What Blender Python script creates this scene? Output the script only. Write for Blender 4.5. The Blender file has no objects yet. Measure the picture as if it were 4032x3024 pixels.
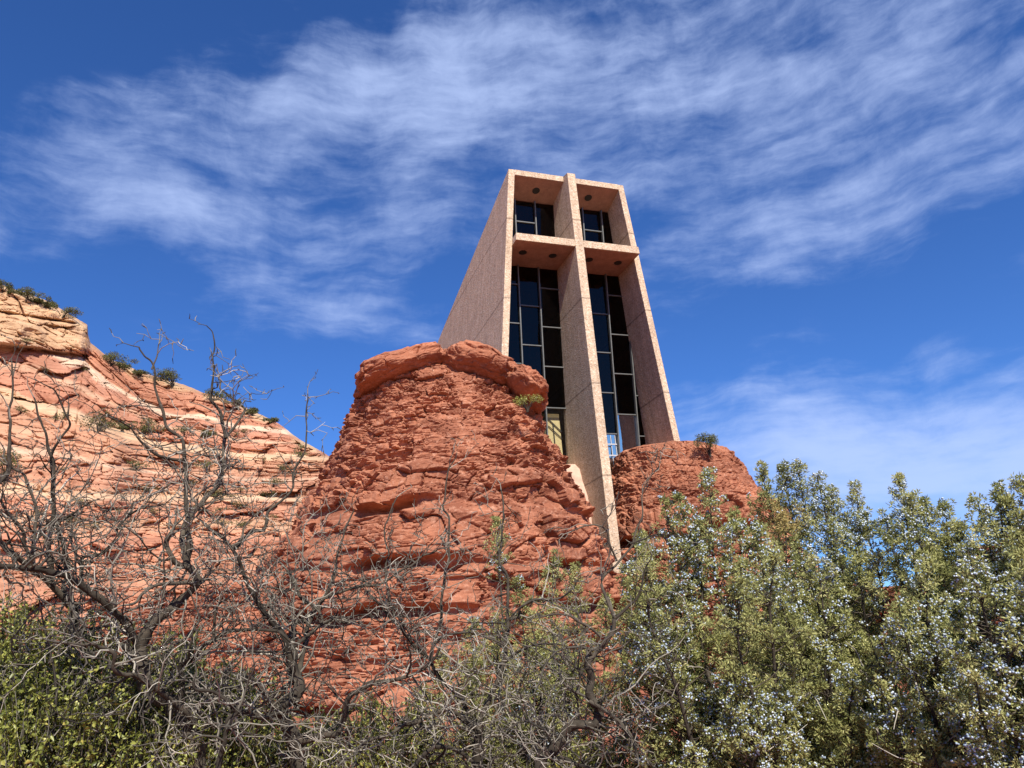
import bpy, math, random
import numpy as np
from mathutils import Matrix, Vector

# ------------------------------------------------------------------ camera
SC = bpy.context.scene
COL = SC.collection
PITCH, ROLL, FPX = 0.35619, -0.07864, 3094.346
cR = np.array([1.0, 0, 0]); cF = np.array([0, math.cos(PITCH), math.sin(PITCH)]); cU = np.array([0, -math.sin(PITCH), math.cos(PITCH)])
_c, _s = math.cos(ROLL), math.sin(ROLL)
cR, cU = _c * cR + _s * cU, -_s * cR + _c * cU
EYE = np.array([0, 0, 1.6])
camd = bpy.data.cameras.new("camera"); cam = bpy.data.objects.new("camera", camd); COL.objects.link(cam)
camd.sensor_width = 36; camd.sensor_fit = 'HORIZONTAL'; camd.lens = 36 * FPX / 4032
camd.clip_start = 0.1; camd.clip_end = 20000
cam.matrix_world = Matrix(((cR[0], cU[0], -cF[0], 0), (cR[1], cU[1], -cF[1], 0), (cR[2], cU[2], -cF[2], 1.6), (0, 0, 0, 1)))
SC.camera = cam
SC.view_settings.view_transform = 'Standard'; SC.view_settings.look = 'None'
SC.view_settings.exposure = 0.62; SC.view_settings.gamma = 1.0
SC.cycles.max_bounces = 6; SC.cycles.diffuse_bounces = 3; SC.cycles.glossy_bounces = 3; SC.cycles.transparent_max_bounces = 8

def ray(a, b):            # direction of sight for a point of the 2212 x 1659 view of the photograph
    v = cF * FPX + cR * (a * 1.8228 - 2016) + cU * (1512 - b * 1.8228)
    return v / np.linalg.norm(v)
def at(a, b, dist):       # a point of that sight line at a given horizontal distance
    v = ray(a, b); return EYE + v * (dist / math.hypot(v[0], v[1]))
def azel(a, b):
    v = ray(a, b); return math.atan2(v[0], v[1]), math.asin(v[2])

# ------------------------------------------------------------------ sun and sky
SUN_EL = math.radians(42.5)
EU = np.array([0.93714, 0.348953, 0.0]); EW = np.array([-0.348953, 0.93714, 0.0]); C0 = np.array([4.51485, 39.74438, 0.0])
_h = -EW * math.cos(math.radians(3.6)) - EU * math.sin(math.radians(3.6))
SUNV = np.array([_h[0] * math.cos(SUN_EL), _h[1] * math.cos(SUN_EL), math.sin(SUN_EL)])
sund = bpy.data.lights.new("sun", 'SUN'); sund.energy = 4.9; sund.angle = math.radians(0.5); sund.color = (1.0, 0.93, 0.84)
sun = bpy.data.objects.new("sun", sund); COL.objects.link(sun); sun.location = (0, -20, 60)
sun.rotation_euler = Vector((SUNV[0], SUNV[1], SUNV[2])).to_track_quat('Z', 'Y').to_euler()

def N(t, kind, **kw):
    n = t.nodes.new(kind)
    for k, v in kw.items():
        if k == 'op': n.operation = v
        elif isinstance(k, str) and hasattr(n, k): setattr(n, k, v)
    return n
def L(t, a, b): t.links.new(a, b)
def sock(n, key, val):
    n.inputs[key].default_value = val

W = bpy.data.worlds.new("World"); SC.world = W; W.use_nodes = True
T = W.node_tree; T.nodes.clear()
out = N(T, 'ShaderNodeOutputWorld'); bg = N(T, 'ShaderNodeBackground'); sock(bg, 'Strength', 0.064); L(T, bg.outputs[0], out.inputs[0])
sky = N(T, 'ShaderNodeTexSky'); sky.sky_type = 'NISHITA'; sky.sun_disc = False
sky.sun_elevation = SUN_EL; sky.sun_rotation = math.atan2(SUNV[0], SUNV[1])
sky.altitude = 1300; sky.air_density = 1.0; sky.dust_density = 0.25; sky.ozone_density = 3.0
hs = N(T, 'ShaderNodeHueSaturation'); sock(hs, 'Hue', 0.5); sock(hs, 'Saturation', 1.12); sock(hs, 'Value', 1.0); L(T, sky.outputs[0], hs.inputs['Color'])
deep = N(T, 'ShaderNodeMix'); deep.data_type = 'RGBA'; deep.blend_type = 'MULTIPLY'; deep.inputs[0].default_value = 1.0; L(T, hs.outputs[0], deep.inputs[6]); deep.inputs[7].default_value = (0.78, 1.12, 1.68, 1)   # the deep blue of high dry desert air
tc = N(T, 'ShaderNodeTexCoord'); sx = N(T, 'ShaderNodeSeparateXYZ'); L(T, tc.outputs['Generated'], sx.inputs[0])
def M(op, a, b=None, c=None, clamp=False):
    n = N(T, 'ShaderNodeMath', op=op); n.use_clamp = clamp
    for i, v in enumerate((a, b, c)):
        if v is None: continue
        if isinstance(v, (int, float)): n.inputs[i].default_value = v
        else: L(T, v, n.inputs[i])
    return n.outputs[0]
azs = M('ARCTAN2', sx.outputs[0], sx.outputs[1]); els = M('ARCSINE', sx.outputs[2])
cv = N(T, 'ShaderNodeCombineXYZ'); L(T, azs, cv.inputs[0]); L(T, els, cv.inputs[1])
# slow warp of the cloud coordinates
def noise(vec, scale, detail, rough=0.55, dist=0.0, lac=2.0):
    n = N(T, 'ShaderNodeTexNoise'); n.noise_dimensions = '3D'; L(T, vec, n.inputs['Vector'])
    sock(n, 'Scale', scale); sock(n, 'Detail', detail); sock(n, 'Roughness', rough); sock(n, 'Distortion', dist); sock(n, 'Lacunarity', lac)
    return n
def mapping(vec, loc=(0, 0, 0), rot=0.0, scale=(1, 1, 1), typ='POINT'):
    n = N(T, 'ShaderNodeMapping'); n.vector_type = typ; L(T, vec, n.inputs[0])
    sock(n, 'Location', loc); sock(n, 'Rotation', (0, 0, rot)); sock(n, 'Scale', scale); return n.outputs[0]
def vadd(vec, col, k):
    s = N(T, 'ShaderNodeVectorMath', op='SUBTRACT'); L(T, col, s.inputs[0]); s.inputs[1].default_value = (0.5, 0.5, 0.5)
    m = N(T, 'ShaderNodeVectorMath', op='SCALE'); L(T, s.outputs[0], m.inputs[0]); m.inputs['Scale'].default_value = k
    a = N(T, 'ShaderNodeVectorMath', op='ADD'); L(T, vec, a.inputs[0]); L(T, m.outputs[0], a.inputs[1]); return a.outputs[0]
w1 = noise(cv.outputs[0], 4.0, 4, 0.5)
cw = vadd(cv.outputs[0], w1.outputs['Color'], 0.12)
# (x, y, half length, half width, turn in degrees, amount): where the cirrus lies, in the photo's 2212-wide view
CLOUDS = [(1150, 130, 500, 170, -8, 0.78), (1750, 240, 620, 200, -14, 0.75), (1500, 60, 760, 120, -4, 0.55), (900, 60, 330, 130, -35, 0.45),
          (1300, 330, 420, 150, -10, 0.55), (2100, 120, 400, 200, -10, 0.45), (780, 300, 330, 190, -28, 0.5),
          (360, 320, 330, 150, -32, 0.8), (400, 480, 240, 85, 14, 0.75), (230, 240, 180, 80, -20, 0.55), (620, 480, 420, 60, -3, 0.55),
          (680, 655, 250, 62, -18, 0.9), (790, 695, 150, 45, 5, 0.75), (560, 600, 180, 40, -22, 0.5), (980, 340, 330, 150, -40, 0.6), (760, 160, 260, 80, -38, 0.3), (1850, 480, 420, 100, -10, 0.4),
          (1960, 960, 520, 120, 6, 1.05), (2120, 900, 420, 130, 22, 0.7), (1850, 1040, 420, 100, 3, 1.0), (1640, 900, 240, 90, 10, 0.5), (2000, 1120, 600, 110, 0, 0.9),
          (1560, 590, 260, 55, -22, 0.42), (1950, 400, 420, 110, -8, 0.5), (0, 520, 40, 70, 0, 0.55), (930, 720, 90, 60, 40, 0.4), (2700, 500, 300, 260, 0, 0.5)]
tot = None
for (x, y, a, b, th, am) in CLOUDS:
    p = azel(x, y); k = 1 / 1697.5
    lat = 1.0 / max(0.5, math.cos(p[1]))
    m = mapping(cw, loc=(p[0], p[1], 0), rot=math.radians(-th - 4.5), scale=(a * k * lat * 1.25, b * k * 1.25, 1), typ='TEXTURE')
    ln = N(T, 'ShaderNodeVectorMath', op='LENGTH'); L(T, m, ln.inputs[0])
    mr = N(T, 'ShaderNodeMapRange'); mr.interpolation_type = 'SMOOTHERSTEP'; L(T, ln.outputs['Value'], mr.inputs[0])
    sock(mr, 1, 1.35); sock(mr, 2, 0.0); sock(mr, 3, 0.0); sock(mr, 4, am)
    tot = mr.outputs[0] if tot is None else M('ADD', tot, mr.outputs[0])
w2 = noise(cv.outputs[0], 9.0, 3, 0.5)
cf = vadd(vadd(cv.outputs[0], w1.outputs['Color'], 0.07), w2.outputs['Color'], 0.022)
fib1 = noise(mapping(cf, rot=math.radians(33), scale=(6, 24, 1)), 1.0, 7, 0.56)
fib2 = noise(mapping(cf, rot=math.radians(-12), scale=(5, 17, 1)), 1.3, 7, 0.58)
puf = noise(cf, 9.0, 9, 0.66, 0.2)
fib3 = noise(mapping(cf, rot=math.radians(26), scale=(13, 58, 1)), 1.0, 6, 0.58)
fb = M('ADD', M('ADD', M('MULTIPLY', fib1.outputs[0], 0.34), M('MULTIPLY', fib3.outputs[0], 0.22)), M('ADD', M('MULTIPLY', fib2.outputs[0], 0.30), M('MULTIPLY', puf.outputs[0], 0.30)))
dn = M('ADD', M('MULTIPLY', tot, 0.44), M('MULTIPLY', M('SUBTRACT', fb, 0.585), 2.7))
mr = N(T, 'ShaderNodeMapRange'); mr.interpolation_type = 'SMOOTHSTEP'; L(T, dn, mr.inputs[0]); sock(mr, 1, 0.07); sock(mr, 2, 1.22); sock(mr, 3, 0.0); sock(mr, 4, 0.72)
lim = N(T, 'ShaderNodeMapRange'); lim.interpolation_type = 'SMOOTHSTEP'; L(T, tot, lim.inputs[0]); sock(lim, 1, 0.02); sock(lim, 2, 0.30)
dens = M('MULTIPLY', mr.outputs[0], lim.outputs[0])
mix = N(T, 'ShaderNodeMix'); mix.data_type = 'RGBA'; L(T, dens, mix.inputs['Factor']); L(T, deep.outputs[2], mix.inputs[6]); mix.inputs[7].default_value = (6.1, 7.6, 11.6, 1)
L(T, mix.outputs[2], bg.inputs['Color'])

# ------------------------------------------------------------------ helpers
random.seed(7); RNG = np.random.default_rng(7)
def tag(o, label=None, cat=None, group=None, kind=None):
    if label: o['label'] = label
    if cat: o['category'] = cat
    if group: o['group'] = group
    if kind: o['kind'] = kind
    return o
def empty(name, loc):
    o = bpy.data.objects.new(name, None); COL.objects.link(o); o.location = [float(v) for v in loc]; return o
def mesh(name, V, F, mat, parent=None, smooth=True, tint=None, base=None):
    """V (n,3), F (m,k) of one polygon size; coordinates are world, moved to the parent's base"""
    V = np.asarray(V, dtype=np.float64); F = np.asarray(F, dtype=np.int32)
    o0 = np.zeros(3)
    if parent is not None:
        p = parent
        while p is not None: o0 += np.array(p.location); p = p.parent
    elif base is not None: o0 = np.asarray(base, float)
    V = V - o0
    me = bpy.data.meshes.new(name); k = F.shape[1]
    me.vertices.add(len(V)); me.vertices.foreach_set('co', V.astype(np.float32).ravel())
    me.loops.add(F.size); me.loops.foreach_set('vertex_index', F.ravel())
    me.polygons.add(len(F)); me.polygons.foreach_set('loop_start', np.arange(0, F.size, k, dtype=np.int32))
    me.polygons.foreach_set('loop_total', np.full(len(F), k, dtype=np.int32))
    me.polygons.foreach_set('use_smooth', np.full(len(F), smooth, dtype=bool))
    me.update(calc_edges=True)
    if tint is not None:
        tint = np.asarray(tint, np.float32)
        if tint.ndim == 1: a = me.attributes.new('tint', 'FLOAT', 'POINT'); a.data.foreach_set('value', tint)
        else: a = me.attributes.new('tint', 'FLOAT_COLOR', 'POINT'); a.data.foreach_set('color', np.c_[tint, np.ones(len(tint))].astype(np.float32).ravel())
    me.materials.append(mat)
    o = bpy.data.objects.new(name, me); COL.objects.link(o)
    if parent is not None: o.parent = parent
    elif base is not None: o.location = [float(v) for v in base]
    return o

class Geo:                      # collects polyhedra given as vertex lists and faces of any size (triangulated fans)
    def __init__(s): s.V = []; s.F = []; s.n = 0
    def add(s, V, F):
        V = np.asarray(V, float)
        for f in F:
            for i in range(1, len(f) - 1): s.F.append((f[0] + s.n, f[i] + s.n, f[i + 1] + s.n))
        s.V.append(V); s.n += len(V)
    def hexa(s, P):             # eight corners: bottom four, top four (same order)
        s.add(P, [(3, 2, 1, 0), (4, 5, 6, 7), (0, 1, 5, 4), (1, 2, 6, 5), (2, 3, 7, 6), (3, 0, 4, 7)])
    def build(s, name, mat, parent=None, smooth=False, **k): return mesh(name, np.concatenate(s.V), np.array(s.F), mat, parent, smooth, **k)
def lw(u, w, z):                # chapel coordinates -> world
    return C0 + EU * u + EW * w + np.array([0, 0, z])

class Tubes:
    def __init__(s): s.V = []; s.F = []; s.n = 0; s.T = []
    def add(s, P, R, k=5, tint=0.5):
        P = np.asarray(P, float); R = np.asarray(R, float); n = len(P)
        D = np.empty_like(P); D[1:-1] = P[2:] - P[:-2]; D[0] = P[1] - P[0]; D[-1] = P[-1] - P[-2]
        D /= np.linalg.norm(D, axis=1)[:, None] + 1e-12
        ref = np.array([0.31, 0.17, 0.93]) if abs(D[0] @ np.array([0.31, 0.17, 0.93])) < 0.9 else np.array([1.0, 0, 0])
        A = np.cross(D, ref); A /= np.linalg.norm(A, axis=1)[:, None] + 1e-12; B = np.cross(D, A)
        an = np.arange(k) * 2 * math.pi / k
        ring = P[:, None, :] + R[:, None, None] * (A[:, None, :] * np.cos(an)[None, :, None] + B[:, None, :] * np.sin(an)[None, :, None])
        i = np.arange(n - 1)[:, None] * k + np.arange(k)[None, :]; j = np.arange(n - 1)[:, None] * k + (np.arange(k)[None, :] + 1) % k
        s.F.append(np.stack([i, j, j + k, i + k], -1).reshape(-1, 4) + s.n)
        s.V.append(ring.reshape(-1, 3)); s.n += n * k; s.T.append(np.full(n * k, tint))
    def build(s, name, mat, parent=None, **kw):
        return mesh(name, np.concatenate(s.V), np.concatenate(s.F), mat, parent, True, tint=np.concatenate(s.T), **kw)

def _hash(i, j, k, seed):
    h = (i.astype(np.int64) * 374761393 + j.astype(np.int64) * 668265263 + k.astype(np.int64) * 2147483647 + seed * 974634777) & 0xffffffff
    h = ((h ^ (h >> 13)) * 1274126177) & 0xffffffff; h = ((h ^ (h >> 16)) * 2246822519) & 0xffffffff; h = h ^ (h >> 15)
    return (h & 0xffffff) / float(0xffffff)
def vn(x, y, z, seed=0):        # value noise 0..1
    x, y, z = np.broadcast_arrays(x, y, z)
    i, j, k = np.floor(x), np.floor(y), np.floor(z); fx, fy, fz = x - i, y - j, z - k
    fx = fx * fx * (3 - 2 * fx); fy = fy * fy * (3 - 2 * fy); fz = fz * fz * (3 - 2 * fz); r = 0
    for a in (0, 1):
        for b in (0, 1):
            for c in (0, 1):
                r = r + _hash(i + a, j + b, k + c, seed) * (fx if a else 1 - fx) * (fy if b else 1 - fy) * (fz if c else 1 - fz)
    return r
def fbm(x, y, z, seed=0, o=4):
    r = 0; a = 0.5; t = 0
    for q in range(o): r = r + a * vn(x * 2 ** q, y * 2 ** q, z * 2 ** q, seed + q); t += a; a *= 0.5
    return r / t
def sm(a, b, x): t = np.clip((x - a) / (b - a), 0, 1); return t * t * (3 - 2 * t)
def cells(s, z, seed):
    i, k = np.floor(s), np.floor(z); zero = np.zeros_like(i)
    d1 = np.full(s.shape, 9.0); d2 = d1.copy(); ci = zero.copy(); ck = zero.copy(); ox = zero.copy(); oz = zero.copy()
    for a in (-1, 0, 1):
        for b in (-1, 0, 1):
            px = i + a + 0.5 + 0.85 * (_hash(i + a, k + b, zero, seed) - 0.5); pz = k + b + 0.5 + 0.85 * (_hash(i + a, k + b, zero + 1, seed) - 0.5)
            dx, dz = s - px, z - pz; dd = np.maximum(np.abs(dx) * 0.9, np.abs(dz)) * 0.6 + np.hypot(dx, dz) * 0.5
            m = dd < d1; d2 = np.where(m, d1, np.minimum(d2, dd)); d1 = np.where(m, dd, d1)
            ci = np.where(m, i + a, ci); ck = np.where(m, k + b, ck); ox = np.where(m, dx, ox); oz = np.where(m, dz, oz)
    H = [_hash(ci, ck, zero + 2 + q, seed) for q in range(3)]
    return d1, d2, H, ox, oz
def facets(s, z, sx, sz, amp, seed, groove=0.7, lip=0.8):
    z = z + 0.25 * sz * (vn(s / sx * 0.7, z / sz * 0.5, s * 0, seed + 50) - 0.5) * 3; s = s + 0.5 * sx * (vn(s / sx * 0.9, z / sz * 0.9, s * 0, seed + 51) - 0.5)
    d1, d2, H, ox, oz = cells(s / sx, z / sz, seed)
    return amp * ((H[0] - 0.5) * 1.3 + (H[1] - 0.5) * 1.1 * ox + (lip * (0.2 + H[2]) * 0.9) * oz - groove * sm(0.16, 0.0, d2 - d1) * (0.3 + H[2]))

# ------------------------------------------------------------------ materials
def mat(name):
    m = bpy.data.materials.new(name); m.use_nodes = True; t = m.node_tree; b = t.nodes['Principled BSDF']
    return m, t, b
def tn(t, scale, detail=6, rough=0.6, vec=None, dist=0.0):
    n = N(t, 'ShaderNodeTexNoise'); sock(n, 'Scale', scale); sock(n, 'Detail', detail); sock(n, 'Roughness', rough); sock(n, 'Distortion', dist)
    if vec is not None: L(t, vec, n.inputs['Vector'])
    return n
def ramp(t, fac, stops):
    r = N(t, 'ShaderNodeValToRGB'); L(t, fac, r.inputs[0]); e = r.color_ramp.elements
    while len(e) < len(stops): e.new(0.5)
    for x, (p, c) in zip(e, stops): x.position = p; x.color = (*c, 1)
    return r
def mixc(t, fac, a, b, typ='MIX'):
    m = N(t, 'ShaderNodeMix'); m.data_type = 'RGBA'; m.blend_type = typ
    for i, v in ((0, fac), (6, a), (7, b)):
        if isinstance(v, (int, float)): m.inputs[i].default_value = v
        elif isinstance(v, tuple): m.inputs[i].default_value = (*v, 1)
        else: L(t, v, m.inputs[i])
    return m.outputs[2]
def bump(t, b, h, strength, dist):
    n = N(t, 'ShaderNodeBump'); sock(n, 'Strength', strength); sock(n, 'Distance', dist); L(t, h, n.inputs['Height']); L(t, n.outputs[0], b.inputs['Normal'])
def pos(t):
    g = N(t, 'ShaderNodeNewGeometry'); return g.outputs['Position']

def concrete(name, a, b_, c_, seams=False):
    m, t, b = mat(name); p = pos(t)
    v = N(t, 'ShaderNodeTexVoronoi'); v.feature = 'F1'; sock(v, 'Scale', 15.0); L(t, p, v.inputs['Vector'])
    v2 = N(t, 'ShaderNodeTexVoronoi'); sock(v2, 'Scale', 5.0); L(t, p, v2.inputs['Vector'])
    g = N(t, 'ShaderNodeSeparateColor'); L(t, v.outputs['Color'], g.inputs[0])
    c1 = ramp(t, g.outputs[0], [(0.0, b_), (0.35, a), (0.75, a), (1.0, c_)])
    n = tn(t, 1.2, 8, 0.65, p); c2 = mixc(t, 0.55, c1.outputs[0], ramp(t, n.outputs[0], [(0.3, (0.74, 0.72, 0.72)), (0.7, (1.15, 1.13, 1.12))]).outputs[0], 'MULTIPLY')
    st = N(t, 'ShaderNodeMapping'); L(t, p, st.inputs[0]); sock(st, 'Scale', (3.0, 3.0, 0.22))
    n3 = tn(t, 1.0, 5, 0.6, st.outputs[0]); c2 = mixc(t, 0.5, c2, ramp(t, n3.outputs[0], [(0.38, (0.74, 0.72, 0.72)), (0.6, (1.05, 1.05, 1.05))]).outputs[0], 'MULTIPLY')
    if seams:
        s = N(t, 'ShaderNodeSeparateXYZ'); L(t, p, s.inputs[0])
        f = N(t, 'ShaderNodeMath', op='ADD'); L(t, s.outputs[2], f.inputs[0]); nn = tn(t, 3.0, 3, 0.6, p); ml = N(t, 'ShaderNodeMath', op='MULTIPLY_ADD'); L(t, nn.outputs[0], ml.inputs[0]); ml.inputs[1].default_value = 0.07; ml.inputs[2].default_value = -0.8; L(t, ml.outputs[0], f.inputs[1])
        q = N(t, 'ShaderNodeMath', op='PINGPONG'); L(t, f.outputs[0], q.inputs[0]); q.inputs[1].default_value = 2.55
        r = ramp(t, q.outputs[0], [(0.0, (0.36, 0.34, 0.34)), (0.035, (0.6, 0.58, 0.58)), (0.07, (1, 1, 1))]); c2 = mixc(t, 0.8, c2, r.outputs[0], 'MULTIPLY')
    L(t, c2, b.inputs['Base Color']); sock(b, 'Roughness', 0.9); sock(b, 'Specular IOR Level', 0.25)
    n4 = tn(t, 26, 4, 0.7, p); ad = N(t, 'ShaderNodeMath', op='ADD'); L(t, v.outputs['Distance'], ad.inputs[0]); L(t, n4.outputs[0], ad.inputs[1]); bump(t, b, ad.outputs[0], 0.55, 0.03)
    return m
def plain(name, c, rough=0.6, metal=0.0, var=0.25, scale=6.0):
    m, t, b = mat(name); n = tn(t, scale, 6, 0.6, pos(t))
    L(t, mixc(t, var, c, ramp(t, n.outputs[0], [(0.3, tuple(0.4 * x for x in c)), (0.7, tuple(min(1, 1.6 * x) for x in c))]).outputs[0]), b.inputs['Base Color'])
    sock(b, 'Roughness', rough); sock(b, 'Metallic', metal); return m
def rock(name, base, dark, light, bands=None, bscale=1.0):
    m, t, b = mat(name); p = pos(t)
    n1 = tn(t, 0.55 * bscale, 8, 0.62, p); n2 = tn(t, 5.0 * bscale, 8, 0.7, p)
    c = mixc(t, ramp(t, n1.outputs[0], [(0.36, (0, 0, 0)), (0.66, (1, 1, 1))]).outputs[0], dark, base)
    c = mixc(t, ramp(t, n2.outputs[0], [(0.52, (0, 0, 0)), (0.74, (0.75, 0.75, 0.75))]).outputs[0], c, light)
    # thin bedding-parallel streaks
    mp = N(t, 'ShaderNodeMapping'); L(t, p, mp.inputs[0]); sock(mp, 'Scale', (0.5 * bscale, 0.5 * bscale, 5.5 * bscale))
    n3 = tn(t, 1.0, 7, 0.65, mp.outputs[0], 0.4); c = mixc(t, 0.55, c, ramp(t, n3.outputs[0], [(0.34, (0.62, 0.57, 0.55)), (0.5, (1, 1, 1)), (0.7, (1.25, 1.3, 1.3))]).outputs[0], 'MULTIPLY')
    if bands:
        a = N(t, 'ShaderNodeAttribute'); a.attribute_name = 'tint'; c = mixc(t, 1.0, c, a.outputs['Color'], 'MULTIPLY')
    L(t, c, b.inputs['Base Color']); sock(b, 'Roughness', 0.95); sock(b, 'Specular IOR Level', 0.15)
    n5 = tn(t, 9.0 * bscale, 8, 0.7, p); bump(t, b, n5.outputs[0], 0.55, 0.10 / bscale); return m
def tinted(name, stops, rough=0.7, trans=0.0, spec=0.3, rockbump=False):
    """colour from a per-leaf / per-twig random attribute"""
    m, t, b = mat(name); a = N(t, 'ShaderNodeAttribute'); a.attribute_name = 'tint'
    r = ramp(t, a.outputs['Fac'], stops); c = r.outputs[0]
    if rockbump:
        n = tn(t, 22, 6, 0.65, pos(t)); c = mixc(t, 0.8, c, ramp(t, n.outputs[0], [(0.32, (0.35, 0.33, 0.32)), (0.66, (1.35, 1.33, 1.3))]).outputs[0], 'MULTIPLY'); bump(t, b, n.outputs[0], 0.6, 0.01)
    L(t, c, b.inputs['Base Color']); sock(b, 'Roughness', rough); sock(b, 'Specular IOR Level', spec)
    if trans:
        tr = N(t, 'ShaderNodeBsdfTranslucent'); L(t, c, tr.inputs['Color']); ms = N(t, 'ShaderNodeMixShader'); ms.inputs[0].default_value = trans
        o = t.nodes['Material Output']; L(t, b.outputs[0], ms.inputs[1]); L(t, tr.outputs[0], ms.inputs[2]); L(t, ms.outputs[0], o.inputs[0])
    return m
def glass(name, tcol, refl, rough=0.02, k=1.0):
    m, t, b = mat(name); o = t.nodes['Material Output']
    tr = N(t, 'ShaderNodeBsdfTransparent'); sock(tr, 'Color', (*tcol, 1)); gl = N(t, 'ShaderNodeBsdfGlossy'); sock(gl, 'Roughness', rough); sock(gl, 'Color', (0.9, 0.95, 1.0, 1))
    lwt = N(t, 'ShaderNodeLayerWeight'); sock(lwt, 'Blend', 0.5); fr = N(t, 'ShaderNodeMath', op='POWER'); L(t, lwt.outputs['Facing'], fr.inputs[0]); fr.inputs[1].default_value = 4.0
    ad = N(t, 'ShaderNodeMath', op='MULTIPLY_ADD'); ad.use_clamp = True; L(t, fr.outputs[0], ad.inputs[0]); ad.inputs[2].default_value = refl; ad.inputs[1].default_value = 0.8
    n = tn(t, 0.8, 2, 0.5, pos(t)); bp = N(t, 'ShaderNodeBump'); sock(bp, 'Strength', 0.05); sock(bp, 'Distance', 0.1); L(t, n.outputs[0], bp.inputs['Height']); L(t, bp.outputs[0], gl.inputs['Normal'])
    ms = N(t, 'ShaderNodeMixShader'); kk = N(t, 'ShaderNodeMath', op='MULTIPLY'); L(t, ad.outputs[0], kk.inputs[0]); kk.inputs[1].default_value = k; L(t, kk.outputs[0], ms.inputs[0]); L(t, tr.outputs[0], ms.inputs[1]); L(t, gl.outputs[0], ms.inputs[2]); L(t, ms.outputs[0], o.inputs[0]); return m

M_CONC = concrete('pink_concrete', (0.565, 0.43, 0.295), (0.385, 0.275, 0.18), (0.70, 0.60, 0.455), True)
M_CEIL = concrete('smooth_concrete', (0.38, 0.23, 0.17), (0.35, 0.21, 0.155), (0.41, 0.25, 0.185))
M_PALE = plain('pale_footing', (0.52, 0.34, 0.25), 0.9, 0, 0.4, 2.0)
M_ALU = plain('aluminium', (0.13, 0.135, 0.128), 0.5, 0.2, 0.3, 3.0)
M_DARK = plain('dark_metal', (0.02, 0.018, 0.016), 0.6)
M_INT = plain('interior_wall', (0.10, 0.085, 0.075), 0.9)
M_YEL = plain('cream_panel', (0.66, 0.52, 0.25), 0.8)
M_WHITE = plain('white_paint', (0.42, 0.43, 0.44), 0.5)
M_GLASS = glass('tinted_glass', (0.14, 0.13, 0.11), 0.045, 0.02, 0.36)
M_CLEAR = glass('clear_glass', (0.78, 0.80, 0.80), 0.05)
M_MIRR = glass('reflective_glass', (0.35, 0.36, 0.36), 0.48)
M_ROCK = rock('red_sandstone', (0.43, 0.178, 0.098), (0.245, 0.092, 0.052), (0.62, 0.36, 0.24))
M_CAP = rock('cap_sandstone', (0.42, 0.165, 0.088), (0.26, 0.098, 0.055), (0.54, 0.28, 0.175))
M_CLIFF = rock('banded_sandstone', (0.95, 0.95, 0.95), (0.72, 0.68, 0.66), (1.1, 1.1, 1.1), True, 0.35)
M_SOIL = rock('red_soil', (0.40, 0.14, 0.075), (0.27, 0.09, 0.05), (0.5, 0.24, 0.14))
M_BARK = tinted('grey_bark', [(0.0, (0.022, 0.018, 0.013)), (1.0, (0.120, 0.102, 0.076))], 0.9, 0, 0.2, True)
M_TWIG = tinted('grey_twig', [(0.0, (0.026, 0.022, 0.016)), (0.35, (0.075, 0.066, 0.050)), (0.7, (0.22, 0.20, 0.155)), (1.0, (0.46, 0.42, 0.34))], 0.8, 0, 0.3)
M_JUN = tinted('juniper_leaf', [(0.0, (0.085, 0.100, 0.032)), (0.35, (0.29, 0.305, 0.105)), (0.7, (0.49, 0.485, 0.185)), (0.93, (0.60, 0.56, 0.27)), (1.0, (0.30, 0.17, 0.02))], 0.65, 0.36, 0.25)
M_BERRY = tinted('blue_berry', [(0.0, (0.15, 0.21, 0.29)), (0.55, (0.34, 0.41, 0.48)), (1.0, (0.62, 0.68, 0.72))], 0.6, 0, 0.3)
M_LEAF = tinted('broad_leaf', [(0.0, (0.085, 0.105, 0.020)), (0.45, (0.23, 0.25, 0.050)), (0.85, (0.40, 0.40, 0.095)), (1.0, (0.52, 0.45, 0.11))], 0.42, 0.25, 0.5)
M_FARLEAF = tinted('dark_leaf', [(0.0, (0.045, 0.055, 0.020)), (1.0, (0.18, 0.18, 0.07))], 0.8, 0.1, 0.2)

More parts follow.
